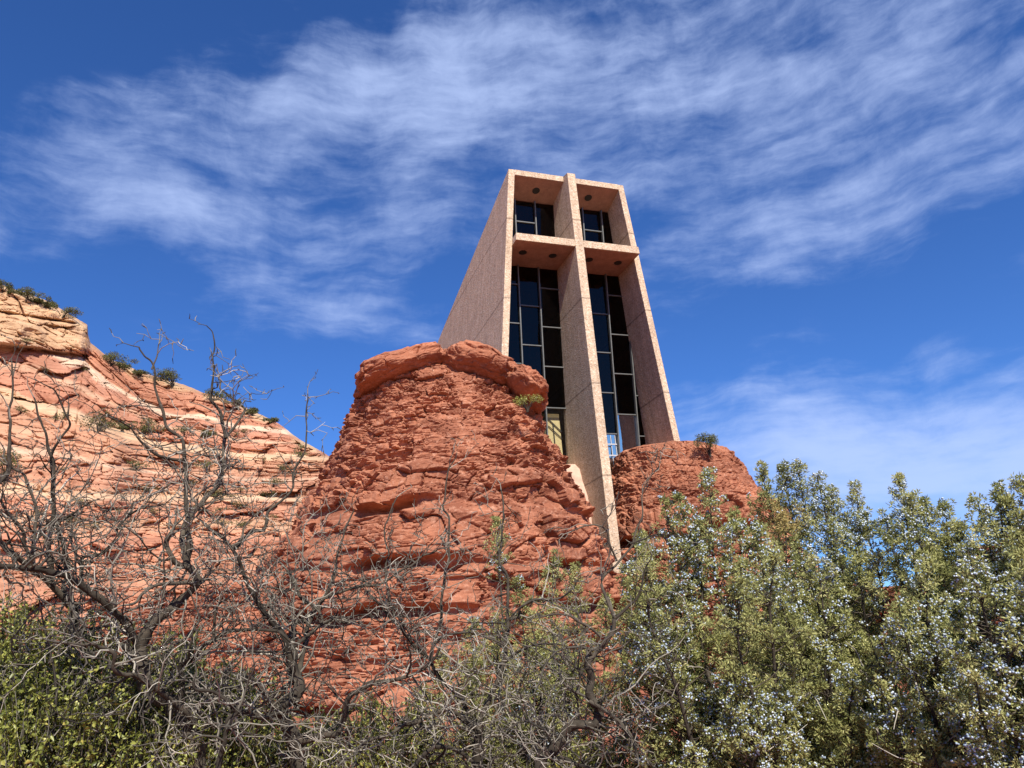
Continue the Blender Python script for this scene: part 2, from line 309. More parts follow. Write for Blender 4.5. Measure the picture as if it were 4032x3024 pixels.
# ------------------------------------------------------------------ rock mounds
def mound(name, ax, left, right, ztop, tiers, seed, depth=1.0, nz=430, face=None, cut=None):
    """left / right: (z, radius) of the outline on either side; the front and back blend the two"""
    ax = np.asarray(ax, float); th0 = math.atan2(ax[1], ax[0]) + math.pi          # angle that faces the viewer
    zl, rl = np.array(sorted(left)).T; zr, rr = np.array(sorted(right)).T
    fr = np.linspace(-1.85, 1.85, 560); bk = np.linspace(1.85, 2 * math.pi - 1.85, 92)[1:-1]
    ph = np.concatenate([fr, bk])                                                  # -pi/2 = left outline seen from the camera? fixed below
    zs = np.linspace(-1.0, ztop, nz)
    P, Z = np.meshgrid(ph, zs)
    RL = np.interp(Z, zl, rl); RR = np.interp(Z, zr, rr)
    k = 0.5 + 0.5 * np.sin(P)                                                      # +pi/2 -> right outline
    R = RL * (1 - k) + RR * k
    R = R * (1 - (1 - depth) * np.clip(np.cos(P), 0, 1) ** 2)
    S = P * 6.5
    D = np.zeros_like(R)
    for (z0, z1, fn) in tiers:
        Zw = Z + 1.1 * (vn(S * 0.22, Z * 0.1, 0 * Z, seed + 9) - 0.5) + 0.5 * (vn(S * 0.8, Z * 0.2, 0 * Z, seed + 10) - 0.5)
        wgt = sm(z0 - 0.12, z0 + 0.12, Zw) * (1 - sm(z1 - 0.12, z1 + 0.12, Zw)); D += wgt * fn(S, Z)
    D += 0.55 * (fbm(S * 0.28, Z * 0.3, 0 * Z, seed + 3, 3) - 0.5) + 0.07 * (fbm(S * 3, Z * 6, 0 * Z, seed + 4, 3) - 0.5)
    R = np.maximum(R + D, 0.05)
    X = ax[0] + R * np.cos(th0 + P); Y = ax[1] + R * np.sin(th0 + P)
    n = P.shape[1]; V = np.stack([X, Y, Z], -1).reshape(-1, 3)
    i = np.arange(nz - 1)[:, None] * n + np.arange(n)[None, :]; j = np.arange(nz - 1)[:, None] * n + (np.arange(n)[None, :] + 1) % n
    F = np.stack([i, j, j + n, i + n], -1).reshape(-1, 4)
    # crown: shrink the last ring to the middle
    top = V[-n:]; c = top.mean(0) + np.array([0, 0, 0.35]); rings = [top]; base = len(V)
    VV = [V]
    for q in range(1, 13):
        f = 1 - q / 12.5; rg = c + (top - c) * f; rg[:, 2] = top[:, 2] + 0.35 * (1 - f ** 2) + 0.25 * (fbm(rg[:, 0] * 1.2, rg[:, 1] * 1.2, 0 * f, seed) - 0.5); VV.append(rg)
    for q in range(12):
        o = base - n + q * n; a = o + np.arange(n); b = o + (np.arange(n) + 1) % n; F = np.concatenate([F, np.stack([a, b, b + n, a + n], -1)])
    return mesh(name, np.concatenate(VV), F, M_ROCK, None, False)

def rubble(seed, a=1.0):
    return lambda S, Z: a * (facets(S, Z, 1.7, 0.6, 0.26, seed, 0.3, 0.6) + (facets(S, Z, 0.85, 0.22, 0.165, seed + 1, 0.4, 1.3) + facets(S, Z, 0.42, 0.115, 0.065, seed + 2, 0.4, 1.2)) * (0.5 + 0.6 * sm(0.30, 0.52, vn(S * 0.8, Z * 1.5, 0 * S, seed + 7))))
def blocky(seed, a=1.0):
    return lambda S, Z: a * (0.12 + facets(S, Z, 2.2, 1.25, 0.55, seed, 0.25, 0.35) + facets(S, Z, 0.9, 0.5, 0.33, seed + 1, 0.35, 0.8) + facets(S, Z, 0.36, 0.16, 0.11, seed + 2, 0.45, 1.1) * sm(0.4, 0.6, vn(S * 0.7, Z * 0.9, 0 * S, seed + 6)))
def slot(d, seed):
    return lambda S, Z: -d * (0.05 + 1.1 * sm(0.25, 0.62, vn(S * 0.40, 0 * S, 0 * S, seed))) + 0.1 * facets(S, Z, 0.5, 0.2, 0.5, seed)

AXL = (-3.1597, 34.857)
LL = [(16.4, 2.0), (15.6, 2.9), (14.7, 3.55), (14.3, 3.8), (13.46, 4.35), (12.45, 4.80), (11.79, 5.05), (11.14, 5.40), (10.4, 5.75), (9.68, 6.0), (8.97, 6.3), (7.78, 7.0), (6.45, 7.7), (3.47, 8.8), (-1.0, 10.0)]
RR_ = [(16.4, 1.5), (15.2, 2.8), (14.4, 3.4), (12.78, 4.0), (12.03, 4.5), (11.21, 4.9), (10.18, 5.3), (9.08, 5.7), (7.6, 6.15), (6.56, 6.5), (5.36, 6.85), (3.24, 7.46), (0.56, 8.0), (-1, 8.3)]
tiersL = [(-2, 2.1, blocky(31)), (2.1, 3.9, rubble(33)), (3.85, 4.2, slot(0.7, 35)), (4.2, 5.5, blocky(37)), (5.45, 5.8, slot(0.9, 38)), (5.75, 7.55, blocky(41, 0.8)), (7.5, 7.95, slot(1.0, 44)), (7.95, 9.35, blocky(47, 0.9)), (9.35, 17, rubble(51))]
mL = mound('rock_mound', AXL, LL, RR_, 15.6, tiersL, 5, 0.97)
tag(mL, 'big rounded red sandstone outcrop with boulders on top, covering the foot of the chapel wall', 'rock', None, 'structure')
AXR = (8.8907, 44.113)
RRR = [(13.2, 2.2), (12.77, 2.9), (12.3, 3.48), (11.86, 3.66), (11.22, 4.01), (10.28, 4.51), (9.03, 5.14), (6.96, 5.9), (4.08, 7.0), (-1, 9.5)]
RRL = [(13.2, 3.4), (11.48, 3.9), (8.86, 4.4), (5.09, 4.9), (-1.0, 5.8)]
tiersR = [(-2, 3.2, rubble(61)), (3.2, 5.0, blocky(63)), (5.0, 5.3, slot(0.4, 64)), (5.3, 7.4, blocky(65, 0.8)), (7.35, 7.75, slot(0.8, 66)), (7.7, 9.2, blocky(67, 0.7)), (9.2, 14, rubble(71, 0.62))]
mR = mound('rock_mound', AXR, RRL, RRR, 12.9, tiersR, 15, 0.95)
tag(mR, 'lower red sandstone outcrop with a flat top behind the cross foot, right of the chapel window', 'rock', None, 'structure')

def boulder(name, x, y, dist, hw, hh, hd, seed, label, rot=0.0, px=2.6, slabs=0.75, tilt=0.0):
    c = at(x, y, dist); n, m = 240, 130
    u = np.linspace(0, 2 * math.pi, n, endpoint=False); v = np.linspace(-math.pi / 2, math.pi / 2, m); U, Vv = np.meshgrid(u, v)
    sp = lambda a, e: np.sign(a) * np.abs(a) ** e
    X = sp(np.cos(Vv), 0.75) * sp(np.cos(U), 0.85); Y = sp(np.cos(Vv), 0.75) * sp(np.sin(U), 0.85); Z = sp(np.sin(Vv), 0.85)
    s = U * max(hw, hd); zz = Z * hh
    k = 1 + 0.22 * (fbm(X * 1.6, Y * 1.6, Z * 1.6, seed, 4) - 0.5) * 2
    d = slabs * facets(s, zz, 1.3, 0.5, 0.16, seed, 0.6, 0.4) + 0.5 * facets(s, zz, 0.4, 0.2, 0.06, seed + 4, 0.7)
    d = d * np.cos(Vv) ** 0.5 - 0.10 * sm(0.62, 0.8, vn(s * 1.4, zz * 2.4, 0 * s, seed + 8))
    X, Y, Z = X * k * (hw + d), Y * k * (hd + d), Z * k * hh + 0.3 * d
    Z = np.where(Z < 0, Z * 0.8, Z)
    ct, st_ = math.cos(tilt), math.sin(tilt); X, Z = X * ct + Z * st_, -X * st_ + Z * ct
    a = math.atan2(c[0], c[1]) * -1 + rot; ca, sa = math.cos(a), math.sin(a)
    V = np.stack([c[0] + X * ca - Y * sa, c[1] + X * sa + Y * ca, c[2] + Z], -1).reshape(-1, 3)
    i = np.arange(m - 1)[:, None] * n + np.arange(n)[None, :]; j = np.arange(m - 1)[:, None] * n + (np.arange(n)[None, :] + 1) % n
    F = np.stack([i, j, j + n, i + n], -1).reshape(-1, 4)
    o = mesh(name, V, F, M_CAP, None, False, base=(c[0], c[1], c[2] - hh)); tag(o, label, 'boulder', 'cap boulders on the outcrop'); return o
boulder('boulder', 866, 808, 32.9, 2.15, 0.76, 2.1, 3, 'broad flat-bottomed red boulder at the left end of the outcrop top', 0.1, tilt=-0.30)
boulder('boulder', 1036, 803, 32.8, 1.8, 0.92, 2.2, 11, 'tall rounded red boulder with two hollows, topmost on the outcrop beside the chapel wall', -0.1, tilt=0.30)
boulder('boulder', 1128, 852, 33.2, 1.1, 0.70, 2.2, 23, 'small sloping red boulder at the right end of the outcrop top, against the dark window', 0.2, tilt=0.72)

# ------------------------------------------------------------------ ground, right slope
def terrain():
    r = np.concatenate([np.linspace(0, 60, 160), np.geomspace(62, 6000, 50)]); a = np.linspace(-math.pi, math.pi, 361)[:-1]
    A, Rr = np.meshgrid(a, r); X = Rr * np.sin(A); Y = Rr * np.cos(A)
    Z = 0.9 * sm(9, 24, Y) * sm(0, 1, (60 - Rr) / 30 + 0.4) + 0.35 * (fbm(X * 0.3, Y * 0.3, 0 * X, 91, 4) - 0.5) - 0.0 * X
    V = np.stack([X, Y, Z], -1).reshape(-1, 3); n = len(a); m = len(r)
    i = np.arange(m - 1)[:, None] * n + np.arange(n)[None, :]; j = np.arange(m - 1)[:, None] * n + (np.arange(n)[None, :] + 1) % n
    tag(mesh('ground', V, np.stack([i, j, j + n, i + n], -1).reshape(-1, 4), M_SOIL, None, True), 'red sandy soil sloping up to the foot of the outcrop', 'ground', None, 'structure')
terrain()
def slope(name, prof, d0, d1, seed, label, mat_=None, back=8.0):
    """rocky slope whose skyline runs along prof (photo-view points) at distance d0 (left) .. d1 (right)"""
    pts = np.array([np.append(at(x, y, d0 + (d1 - d0) * i / (len(prof) - 1)), i / (len(prof) - 1)) for i, (x, y) in enumerate(prof)])
    t = np.linspace(0, 1, 420); P = np.stack([np.interp(t, pts[:, 3], pts[:, k]) for k in range(3)], -1)
    h = np.linspace(0, 1, 240); Hh, Tt = np.meshgrid(h, t, indexing='ij')
    Px = np.interp(Tt, t, P[:, 0]); Py = np.interp(Tt, t, P[:, 1]); Pz = np.interp(Tt, t, P[:, 2])
    Z = -1.0 + (Pz + 1.0) * Hh
    dl = np.hypot(Px, Py); run = np.cumsum(np.r_[0, np.hypot(np.diff(P[:, 0]), np.diff(P[:, 1]))]); S = np.interp(Tt, t, run)
    off = (Pz - Z) * 0.75 + (rubble(seed)(S, Z) * 0.8 + blocky(seed + 9)(S, Z) * 0.7)
    X = Px - Px / dl * off; Y = Py - Py / dl * off
    X2 = Px[-1] + Px[-1] / dl[-1] * back; Y2 = Py[-1] + Py[-1] / dl[-1] * back
    V = np.concatenate([np.stack([X, Y, Z], -1), np.stack([X2, Y2, 0 * X2 - 1], -1)[None]]).reshape(-1, 3); n = len(t); m = len(h) + 1
    i = np.arange(m - 1)[:, None] * n + np.arange(n - 1)[None, :]
    tag(mesh(name, V, np.stack([i, i + 1, i + n + 1, i + n], -1).reshape(-1, 4), mat_ or M_ROCK, None, False), label, 'rock', None, 'structure')
slope('rock_slope', [(1480, 1360), (1560, 1290), (1640, 1260), (1720, 1250), (1790, 1245), (1880, 1270), (1960, 1262), (2030, 1240), (2070, 1205), (2110, 1180), (2160, 1172), (2212, 1130), (2300, 1120), (2420, 1150)], 31, 27, 81, 'red rocky hillside seen through gaps in the junipers at the right')
slope('rock_slope', [(-200, 1290), (-60, 1330), (80, 1350), (200, 1330), (330, 1300), (450, 1270), (560, 1240), (640, 1200)], 30, 31, 101, 'red rocky hillside behind the bare branches at the lower left')

# ------------------------------------------------------------------ cliff
def cliff():
    azp = np.radians([-52, -45, -40, -36.15, -34.6, -33.08, -31.45, -30.72, -30.6, -30.4, -29.02, -27.2, -24.11, -21.57, -19.29, -17.65, -16.31, -14.82, -13, -10, -5])
    tp = np.array([0.60, 0.54, 0.50, 0.475, 0.470, 0.462, 0.448, 0.441, 0.428, 0.418, 0.399, 0.387, 0.371, 0.358, 0.341, 0.326, 0.307, 0.292, 0.27, 0.235, 0.18])
    ca = np.radians([-52, -35.37, -30.69, -27.59, -25.54, -23.39, -20.33, -15.53, -5]); ct = np.array([0.45, 0.405, 0.391, 0.347, 0.336, 0.333, 0.319, 0.312, 0.30])
    az = np.concatenate([np.radians(np.linspace(-52, -38, 60))[:-1], np.radians(np.linspace(-38, -12.5, 760)), np.radians(np.linspace(-12.5, -5, 30))[1:]])
    f = np.linspace(0, 1, 420)
    F_, A = np.meshgrid(f, az, indexing='ij'); S = A * 130
    rid = np.interp(A, azp, tp) + 0.004 * (fbm(S * 0.5, 0 * S, 0 * S, 201, 4) - 0.5)
    t = -0.02 + (rid + 0.02) * F_; c = np.interp(A, ca, ct) + 0.003 * (fbm(S * 0.3, 0 * S, 0 * S, 208, 3) - 0.5)
    q = np.where(t > c, 0.345 + (t - c), np.where(t > 0.23, 0.23 + (t - 0.23) / (c - 0.23) * 0.115, t))
    z = t * 130; zq = q * 130
    D = 103 + 150 * t
    # steps: steep bands and ledges along the beds
    for (qq, w, dep) in [(0.300, 0.004, 5.0), (0.228, 0.004, 3.0), (0.262, 0.003, 1.6), (0.345, 0.004, 2.4), (0.372, 0.003, 1.2), (0.18, 0.004, 3), (0.13, 0.004, 3), (0.325, 0.003, 1.2)]:
        D += dep * (sm(qq - w, qq + w, q) - 0.5)
    nose = sm(math.radians(-30.2), math.radians(-31.0), A) * sm(0.398, 0.404, t); D -= (5.5 + 5 * (fbm(S * 0.35, zq * 0.35, 0 * S, 270, 3) - 0.5)) * nose - 2.2 * np.exp(-((t - 0.440) / 0.002) ** 2) * nose
    but = np.exp(-((A - math.radians(-28.6)) / 0.03) ** 2) * (1 - sm(0.292, 0.30, q)); D -= 5 * but
    D -= 3.5 * np.exp(-((A - math.radians(-34.8)) / 0.012) ** 2) * sm(0.40, 0.41, t) * (1 - sm(0.435, 0.445, t))
    D += 7 * (fbm(S * 0.07, zq * 0.03, 0 * S, 211, 3) - 0.5) + 2.6 * (fbm(S * 0.25, zq * 0.12, 0 * S, 214, 3) - 0.5)
    D -= facets(S, zq, 7.0, 2.6, 2.0, 221, 0.3, 0.5) + facets(S, zq, 3.0, 1.0, 1.05, 223, 0.5, 0.9) + facets(S, zq, 1.6, 0.45, 0.17, 225, 0.3, 0.9)
    D -= 0.3 * (vn(S * 0.05, zq * 1.7, 0 * S, 230) - 0.5) + 0.2 * (vn(S * 0.1, zq * 3.4, 0 * S, 231) - 0.5)
    D += 14 * sm(0.985, 1.0, F_) ** 2
    X = D * np.sin(A); Y = D * np.cos(A); Z = 1.6 + t * D
    # colour of the beds
    bands = [(0.0, (0.50, 0.19, 0.10)), (0.10, (0.52, 0.21, 0.11)), (0.150, (0.56, 0.27, 0.15)), (0.178, (0.50, 0.20, 0.11)), (0.198, (0.62, 0.38, 0.22)), (0.206, (0.50, 0.21, 0.12)), (0.222, (0.53, 0.25, 0.14)), (0.227, (0.66, 0.45, 0.27)), (0.233, (0.62, 0.38, 0.22)), (0.238, (0.50, 0.235, 0.135)),
             (0.257, (0.56, 0.28, 0.165)), (0.261, (0.68, 0.47, 0.31)), (0.265, (0.54, 0.26, 0.15)), (0.272, (0.58, 0.31, 0.18)), (0.290, (0.55, 0.27, 0.15)), (0.297, (0.66, 0.45, 0.26)), (0.303, (0.68, 0.47, 0.28)), (0.307, (0.44, 0.165, 0.09)),
             (0.322, (0.50, 0.22, 0.125)), (0.326, (0.62, 0.40, 0.25)), (0.330, (0.49, 0.21, 0.12)), (0.340, (0.46, 0.20, 0.12)), (0.343, (0.70, 0.52, 0.36)), (0.3475, (0.72, 0.55, 0.38)), (0.350, (0.44, 0.17, 0.09)), (0.372, (0.47, 0.19, 0.10)), (0.378, (0.55, 0.33, 0.17)), (0.45, (0.60, 0.38, 0.20)), (0.7, (0.6, 0.38, 0.2))]
    bq = np.array([b[0] for b in bands]); bc = np.array([b[1] for b in bands])
    qn = q + 0.018 * (fbm(S * 0.16, zq * 0.25, 0 * S, 240, 4) - 0.5) + 0.004 * (fbm(S * 0.9, zq * 0.8, 0 * S, 243, 3) - 0.5)
    C = np.stack([np.interp(qn, bq, bc[:, k]) for k in range(3)], -1)
    buff = (sm(math.radians(-29.9), math.radians(-30.9), A) * sm(0.401, 0.408, t + 0.006 * (fbm(S * 0.3, 0 * S, 0 * S, 250, 3) - 0.5)))[..., None]; C = C * (1 - buff) + np.array([0.62, 0.40, 0.215]) * buff
    cap = sm(0.013, 0.004, rid - t)[..., None] * sm(0.45, 0.62, fbm(S * 0.3, zq * 0.6, 0 * S, 255, 3))[..., None]; pk = fbm(S * 0.12, zq * 0.2, 0 * S, 261, 4)[..., None]; C = C * 0.74 + np.array([0.56, 0.35, 0.24]) * 0.26; C = C * (0.82 + 0.36 * pk); C = C * (1 - 0.8 * cap) + np.array([0.60, 0.43, 0.25]) * 0.8 * cap
    V = np.stack([X, Y, Z], -1); n = len(az); m = len(f)
    bk = np.stack([(D[-1] + 60) * np.sin(A[-1]), (D[-1] + 60) * np.cos(A[-1]), 0 * D[-1] - 1], -1)[None]
    V = np.concatenate([V, bk]).reshape(-1, 3); C = np.concatenate([C.reshape(-1, 3), C[-1]])
    i = np.arange(m)[:, None] * n + np.arange(n - 1)[None, :]
    o = mesh('cliff', V, np.stack([i, i + 1, i + n + 1, i + n], -1).reshape(-1, 4), M_CLIFF, None, False, tint=C)
    tag(o, 'tall cliff of cream and red sandstone beds far behind the bare branches at the left', 'cliff', None, 'structure')
    return az, D, rid, f
CL_AZ, CL_D, CL_RID, CL_F = cliff()
def on_cliff(x, y):
    v = ray(x, y); a = math.atan2(v[0], v[1]); tt = v[2] / math.hypot(v[0], v[1]); i = int(np.argmin(abs(CL_AZ - a)))
    r = CL_RID[-1, i]; k = int(np.clip((tt + 0.02) / (r + 0.02), 0, 0.985) * (len(CL_F) - 1)); D = CL_D[k, i]
    tk = -0.02 + (r + 0.02) * CL_F[k]
    return np.array([D * math.sin(a), D * math.cos(a), 1.6 + tk * D])

# ------------------------------------------------------------------ chapel
chapel = empty('chapel', lw(0, 2, 4.0))
tag(chapel, 'wedge shaped pink concrete chapel with a tall cross before dark windows, between the red outcrops', 'chapel')
ZT, AL, BL, AR, BR, TF, TC = 29.66, 3.723, 0.1045, 3.81, 0.0864, 0.389, 0.519
uL = lambda z: -(AL + BL * (ZT - z)); uR = lambda z: AR + BR * (ZT - z)
wF = lambda z: 0.6445 + 0.0157 * (ZT - z)
wG = lambda z: 2.45 + 0.1 * (28.7 - z)
roof = lambda w: ZT - 0.243 * (w - 0.6445)
ZB, WB = 7.0, 21.0
def side_wall(uf, t):
    g = Geo(); zt2 = roof(WB)
    def P(z, w, du): return lw(uf(z) + du, w, z)
    a, b = (0, t)
    g.hexa([P(ZB, wF(ZB), a), P(ZB, wF(ZB), b), P(ZB, WB, b), P(ZB, WB, a), P(ZT, wF(ZT), a), P(ZT, wF(ZT), b), P(zt2, WB, b), P(zt2, WB, a)])
    return g
def bev(o, w, seg=2):
    m = o.modifiers.new('bevel', 'BEVEL'); m.width = w; m.segments = seg; m.limit_method = 'ANGLE'; m.angle_limit = math.radians(40); return o
bev(side_wall(uL, TF).build('side_wall', M_CONC, chapel), 0.02); bev(side_wall(uR, -TF).build('side_wall', M_CONC, chapel), 0.02)
g = Geo()                                                       # roof slab: front edge at the wall fronts, falling to the back
def slab(g, z0f, th, w0, w1, fall):
    P = []
    for dz in (-th, 0):
        for (w, sgn) in ((w0, -1), (w0, 1), (w1, 1), (w1, -1)):
            z = z0f + dz - fall * (w - w0); u = (uL(z) + TF + 0.002) if sgn < 0 else (uR(z) - TF - 0.002)
            P.append(lw(u, w, z))
    g.hexa(P)
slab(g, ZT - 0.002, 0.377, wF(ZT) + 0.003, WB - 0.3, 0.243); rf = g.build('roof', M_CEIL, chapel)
g = Geo(); slab(g, ZT - 0.004, 0.365, wF(ZT) - 0.02, wF(ZT) + 0.001, 0.0)
bev(g.build('fascia', M_CONC, chapel), 0.008)
g = Geo(); z0, z1 = 2.5, 29.49
W_TOP = wG(z1) + 0.05
prof = [(0.0, z0), (wG(13.0) + 0.3, z0), (wG(13.0) + 0.3, 13.0), (wG(24.4) + 0.25, 24.4), (2.7, roof(2.7) + 0.02), (0.70, ZT - 0.02), (0.55, z1 + 0.0), (0.0, z1)]
n = len(prof); V = [lw(-TC / 2, w, z) for w, z in prof] + [lw(TC / 2, w, z) for w, z in prof]
g.add(V, [tuple(range(n))[::-1], tuple(range(n, 2 * n))] + [(i, (i + 1) % n, n + (i + 1) % n, n + i) for i in range(n)])
cross = bev(g.build('cross', M_CONC, chapel), 0.02)
for sgn in (-1, 1):
    g = Geo(); zb0, zb1 = 24.475, 24.92; P = []
    for z in (zb0, zb1):
        for (w, e) in ((0.012, 0), (0.012, 1), (2.9, 1), (2.9, 0)):
            inner = sgn * (TC / 2 + 0.001); outer = (uL(z) + TF - 0.02) if sgn < 0 else (uR(z) - TF + 0.02)
            P.append(lw(outer if e else inner, w, z))
    if sgn > 0: g.hexa(P)
    else: g.hexa([P[1], P[0], P[3], P[2], P[5], P[4], P[7], P[6]])
    bev(g.build('crossbar', M_CONC, cross), 0.015)
    g = Geo(); P = []
    for z in (zb0 - 0.012, zb0 - 0.001):
        for (w, e) in ((0.10, 0), (0.10, 1), (2.9, 1), (2.9, 0)):
            P.append(lw(((uL(z) + TF + 0.004) if sgn < 0 else (uR(z) - TF - 0.004)) if e else sgn * (TC / 2 + 0.004), w, z))
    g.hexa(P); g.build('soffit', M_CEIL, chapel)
def disc(u, w, z, r, slope_):
    g = Geo(); k = 28; an = np.arange(k) * 2 * math.pi / k
    for (r0, r1, z0_, z1_) in ((r, r * 1.22, 0.004, 0.03), (r * 0.0001, r, 0.012, 0.03)):
        V = []
        for rr, zz in ((r0, z0_), (r1, z0_), (r1, z1_), (r0, z1_)):
            for a in an: V.append(lw(u + rr * math.cos(a), w + rr * math.sin(a), z - slope_ * rr * math.sin(a) - zz + 0.03 - 0.036))
        F = []
        for q in range(4):
            for i in range(k): F.append((q * k + i, q * k + (i + 1) % k, ((q + 1) % 4) * k + (i + 1) % k, ((q + 1) % 4) * k + i))
        g.add(V, F)
    return g
for u, w in ((-1.71, 1.55), (1.76, 1.55)): disc(u, w, 29.28 - 0.243 * (w - 0.648), 0.19, 0.243).build('downlight', M_DARK, chapel)
for u in (-3.05, -1.19, 1.14, 3.05): disc(u, 1.26, 24.462, 0.19, 0.0).build('downlight', M_DARK, chapel)

def bar(g, u0, z0, u1, z1, wd, dp):        # a glazing bar lying in the leaning window plane
    p, q = np.array([u0, z0]), np.array([u1, z1]); d = q - p; d = d / np.linalg.norm(d); nrm = np.array([-d[1], d[0]]) * wd / 2
    P = []
    for off in (-dp * 0.75, dp * 0.25):
        for c in (p - nrm, q - nrm, q + nrm, p + nrm): P.append(lw(c[0], wG(c[1]) + off, c[1]))
    g.hexa([P[0], P[3], P[2], P[1], P[4], P[7], P[6], P[5]])
def window(u0f, u1f, zb, ztf, mull, trans, clear_z, cmax=9):
    """u0f/u1f edges as functions of z; mull: u of mullions; trans: per column the z of its transoms"""
    fr = Geo()
    ua = lambda z: u0f(z); ub = lambda z: u1f(z)
    for m_ in mull: bar(fr, m_, zb, m_, ztf(m_), 0.068, 0.26)
    cols = [None] + list(mull) + [None]
    for ci, zs in enumerate(trans):
        for z in zs:
            l = (ua(z) if cols[ci] is None else cols[ci] + 0.043); r = (ub(z) if cols[ci + 1] is None else cols[ci + 1] - 0.043)
            if r - l > 0.05: bar(fr, l, z, r, z, 0.058, 0.14)
    f = fr.build('window', M_ALU, chapel)
    lo, hi = Geo(), Geo()
    for ci in range(len(trans)):
        zs = [zb] + sorted(trans[ci]) + [None]
        for i in range(len(zs) - 1):
            za = zs[i]
            l = lambda z: (ua(z) if cols[ci] is None else cols[ci]); r = lambda z: (ub(z) if cols[ci + 1] is None else cols[ci + 1])
            zt_l = zs[i + 1] if zs[i + 1] is not None else ztf(l(28)); zt_r = zs[i + 1] if zs[i + 1] is not None else ztf(r(28))
            tw = random.uniform(-0.016, 0.016)
            P = [(l(za), za), (r(za), za), (r(zt_r), zt_r), (l(zt_l), zt_l)]
            V = [lw(u, wG(z) + (tw if k_ in (1, 2) else -tw), z) for k_, (u, z) in enumerate(P)]
            (lo if (zs[i + 1] is not None and zs[i + 1] < clear_z and ci < cmax) else hi).add(V, [(0, 1, 2, 3)])
    if hi.n: hi.build('pane', M_GLASS, f)
    return f, lo
hL = lambda z: uL(z) + TF; hR = lambda z: uR(z) - TF
top_u = lambda u: 28.78; top_l = lambda u: 24.46
window(hL, lambda z: -TC / 2, 24.92, top_u, [-2.85, -1.54], [[], [27.36], []], 0)
window(lambda z: TC / 2, hR, 24.92, top_u, [1.65, 2.945], [[], [27.34], []], 0)
fl, lo = window(hL, lambda z: -TC / 2, 9.5, top_l, [-4.15, -2.84, -1.53], [[22, 19.6, 17.2], [23.26, 20.83, 18.4, 15.97], [21.97, 19.55, 17.13, 14.7], [23.17, 20.74, 18.32, 15.87]], 15.95)
lo.build('pane', M_CLEAR, fl)
fr_, lo = window(lambda z: TC / 2, hR, 11.0, top_l, [1.62, 2.93, 4.27], [[23.1, 20.7, 18.2, 15.8], [21.85, 19.4, 16.92, 14.46], [23.12, 20.6, 18.13, 15.65], [21.75, 19.32, 16.83, 14.37]], 15.95, 3)
lo.build('pane', M_MIRR, fr_)
# inside: floor, rear wall, sunlit panel behind the lower left pane, small white lattice behind the lower right pane
g = Geo()
for (a, b_, c_) in (((-6, 6), (wG(12) + 0.4, 20.9), (11.4, 11.6)),):
    g.hexa([lw(u, w, z) for z in c_ for (u, w) in ((-5.0, b_[0]), (5.0, b_[0]), (5.0, b_[1]), (-5.0, b_[1]))])
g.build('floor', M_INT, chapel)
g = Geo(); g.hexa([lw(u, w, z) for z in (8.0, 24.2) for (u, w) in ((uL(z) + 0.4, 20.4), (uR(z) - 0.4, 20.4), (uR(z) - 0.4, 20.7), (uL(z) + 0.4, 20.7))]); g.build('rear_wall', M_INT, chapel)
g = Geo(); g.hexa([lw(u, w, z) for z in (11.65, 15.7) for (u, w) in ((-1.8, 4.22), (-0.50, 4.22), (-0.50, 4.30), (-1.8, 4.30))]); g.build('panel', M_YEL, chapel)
def stick(p, q, t):
    P = []
    for (u, z) in (p, q):
        for (du, w) in ((0, 4.13), (t, 4.13), (t, 4.17), (0, 4.17)): P.append(lw(u + du, w, z))
    g = Geo(); g.hexa(P); return g
stick((-1.45, 15.55), (-0.5, 14.6), 0.07).build('handrail', M_DARK, chapel); stick((-1.30, 14.95), (-0.5, 14.2), 0.06).build('handrail', M_DARK, chapel)
stick((-0.98, 12.2), (-0.98, 15.1), 0.05).build('rail_post', M_DARK, chapel)
g = Geo()
for uu in (2.05, 2.34, 2.62): g.hexa([lw(u, w, z) for z in (12.2, 14.30) for (u, w) in ((uu, 3.62), (uu + 0.04, 3.62), (uu + 0.04, 3.68), (uu, 3.68))])
for zz in (13.05, 13.72): g.hexa([lw(u, w, z) for z in (zz, zz + 0.07) for (u, w) in ((1.9, 3.56), (2.68, 3.56), (2.68, 3.61), (1.9, 3.61))])
g.build('lattice', M_WHITE, chapel)
# pale footing beside the foot of the cross
def flank(x, y, u):
    v = ray(x, y); o = np.array([EYE @ EU - C0 @ EU, EYE @ EW - C0 @ EW, 1.6]); d = np.array([v @ EU, v @ EW, v[2]]); tt = (u - o[0]) / d[0]; return o + tt * d
FT = [((2200 + a * .4219) / 1.8228, (1800 + b * .4219) / 1.8228) for a, b in ((152, 66), (195, 110), (225, 230), (270, 360), (300, 520))]
pw = [flank(x, y, -TC / 2) for x, y in FT]
g = Geo(); pr = [(pw[0][1] + 2.2, pw[0][2])] + [(q[1], q[2]) for q in pw] + [(pw[-1][1], 6.0), (pw[0][1] + 2.2, 6.0)]
n = len(pr); V = [lw(-1.5, w, z) for w, z in pr] + [lw(-TC / 2 - 0.002, w, z) for w, z in pr]
g.add(V, [tuple(range(n)), tuple(range(n, 2 * n))[::-1]] + [(i, (i + 1) % n, n + (i + 1) % n, n + i) for i in range(n)])
g.build('footing', M_PALE, chapel)

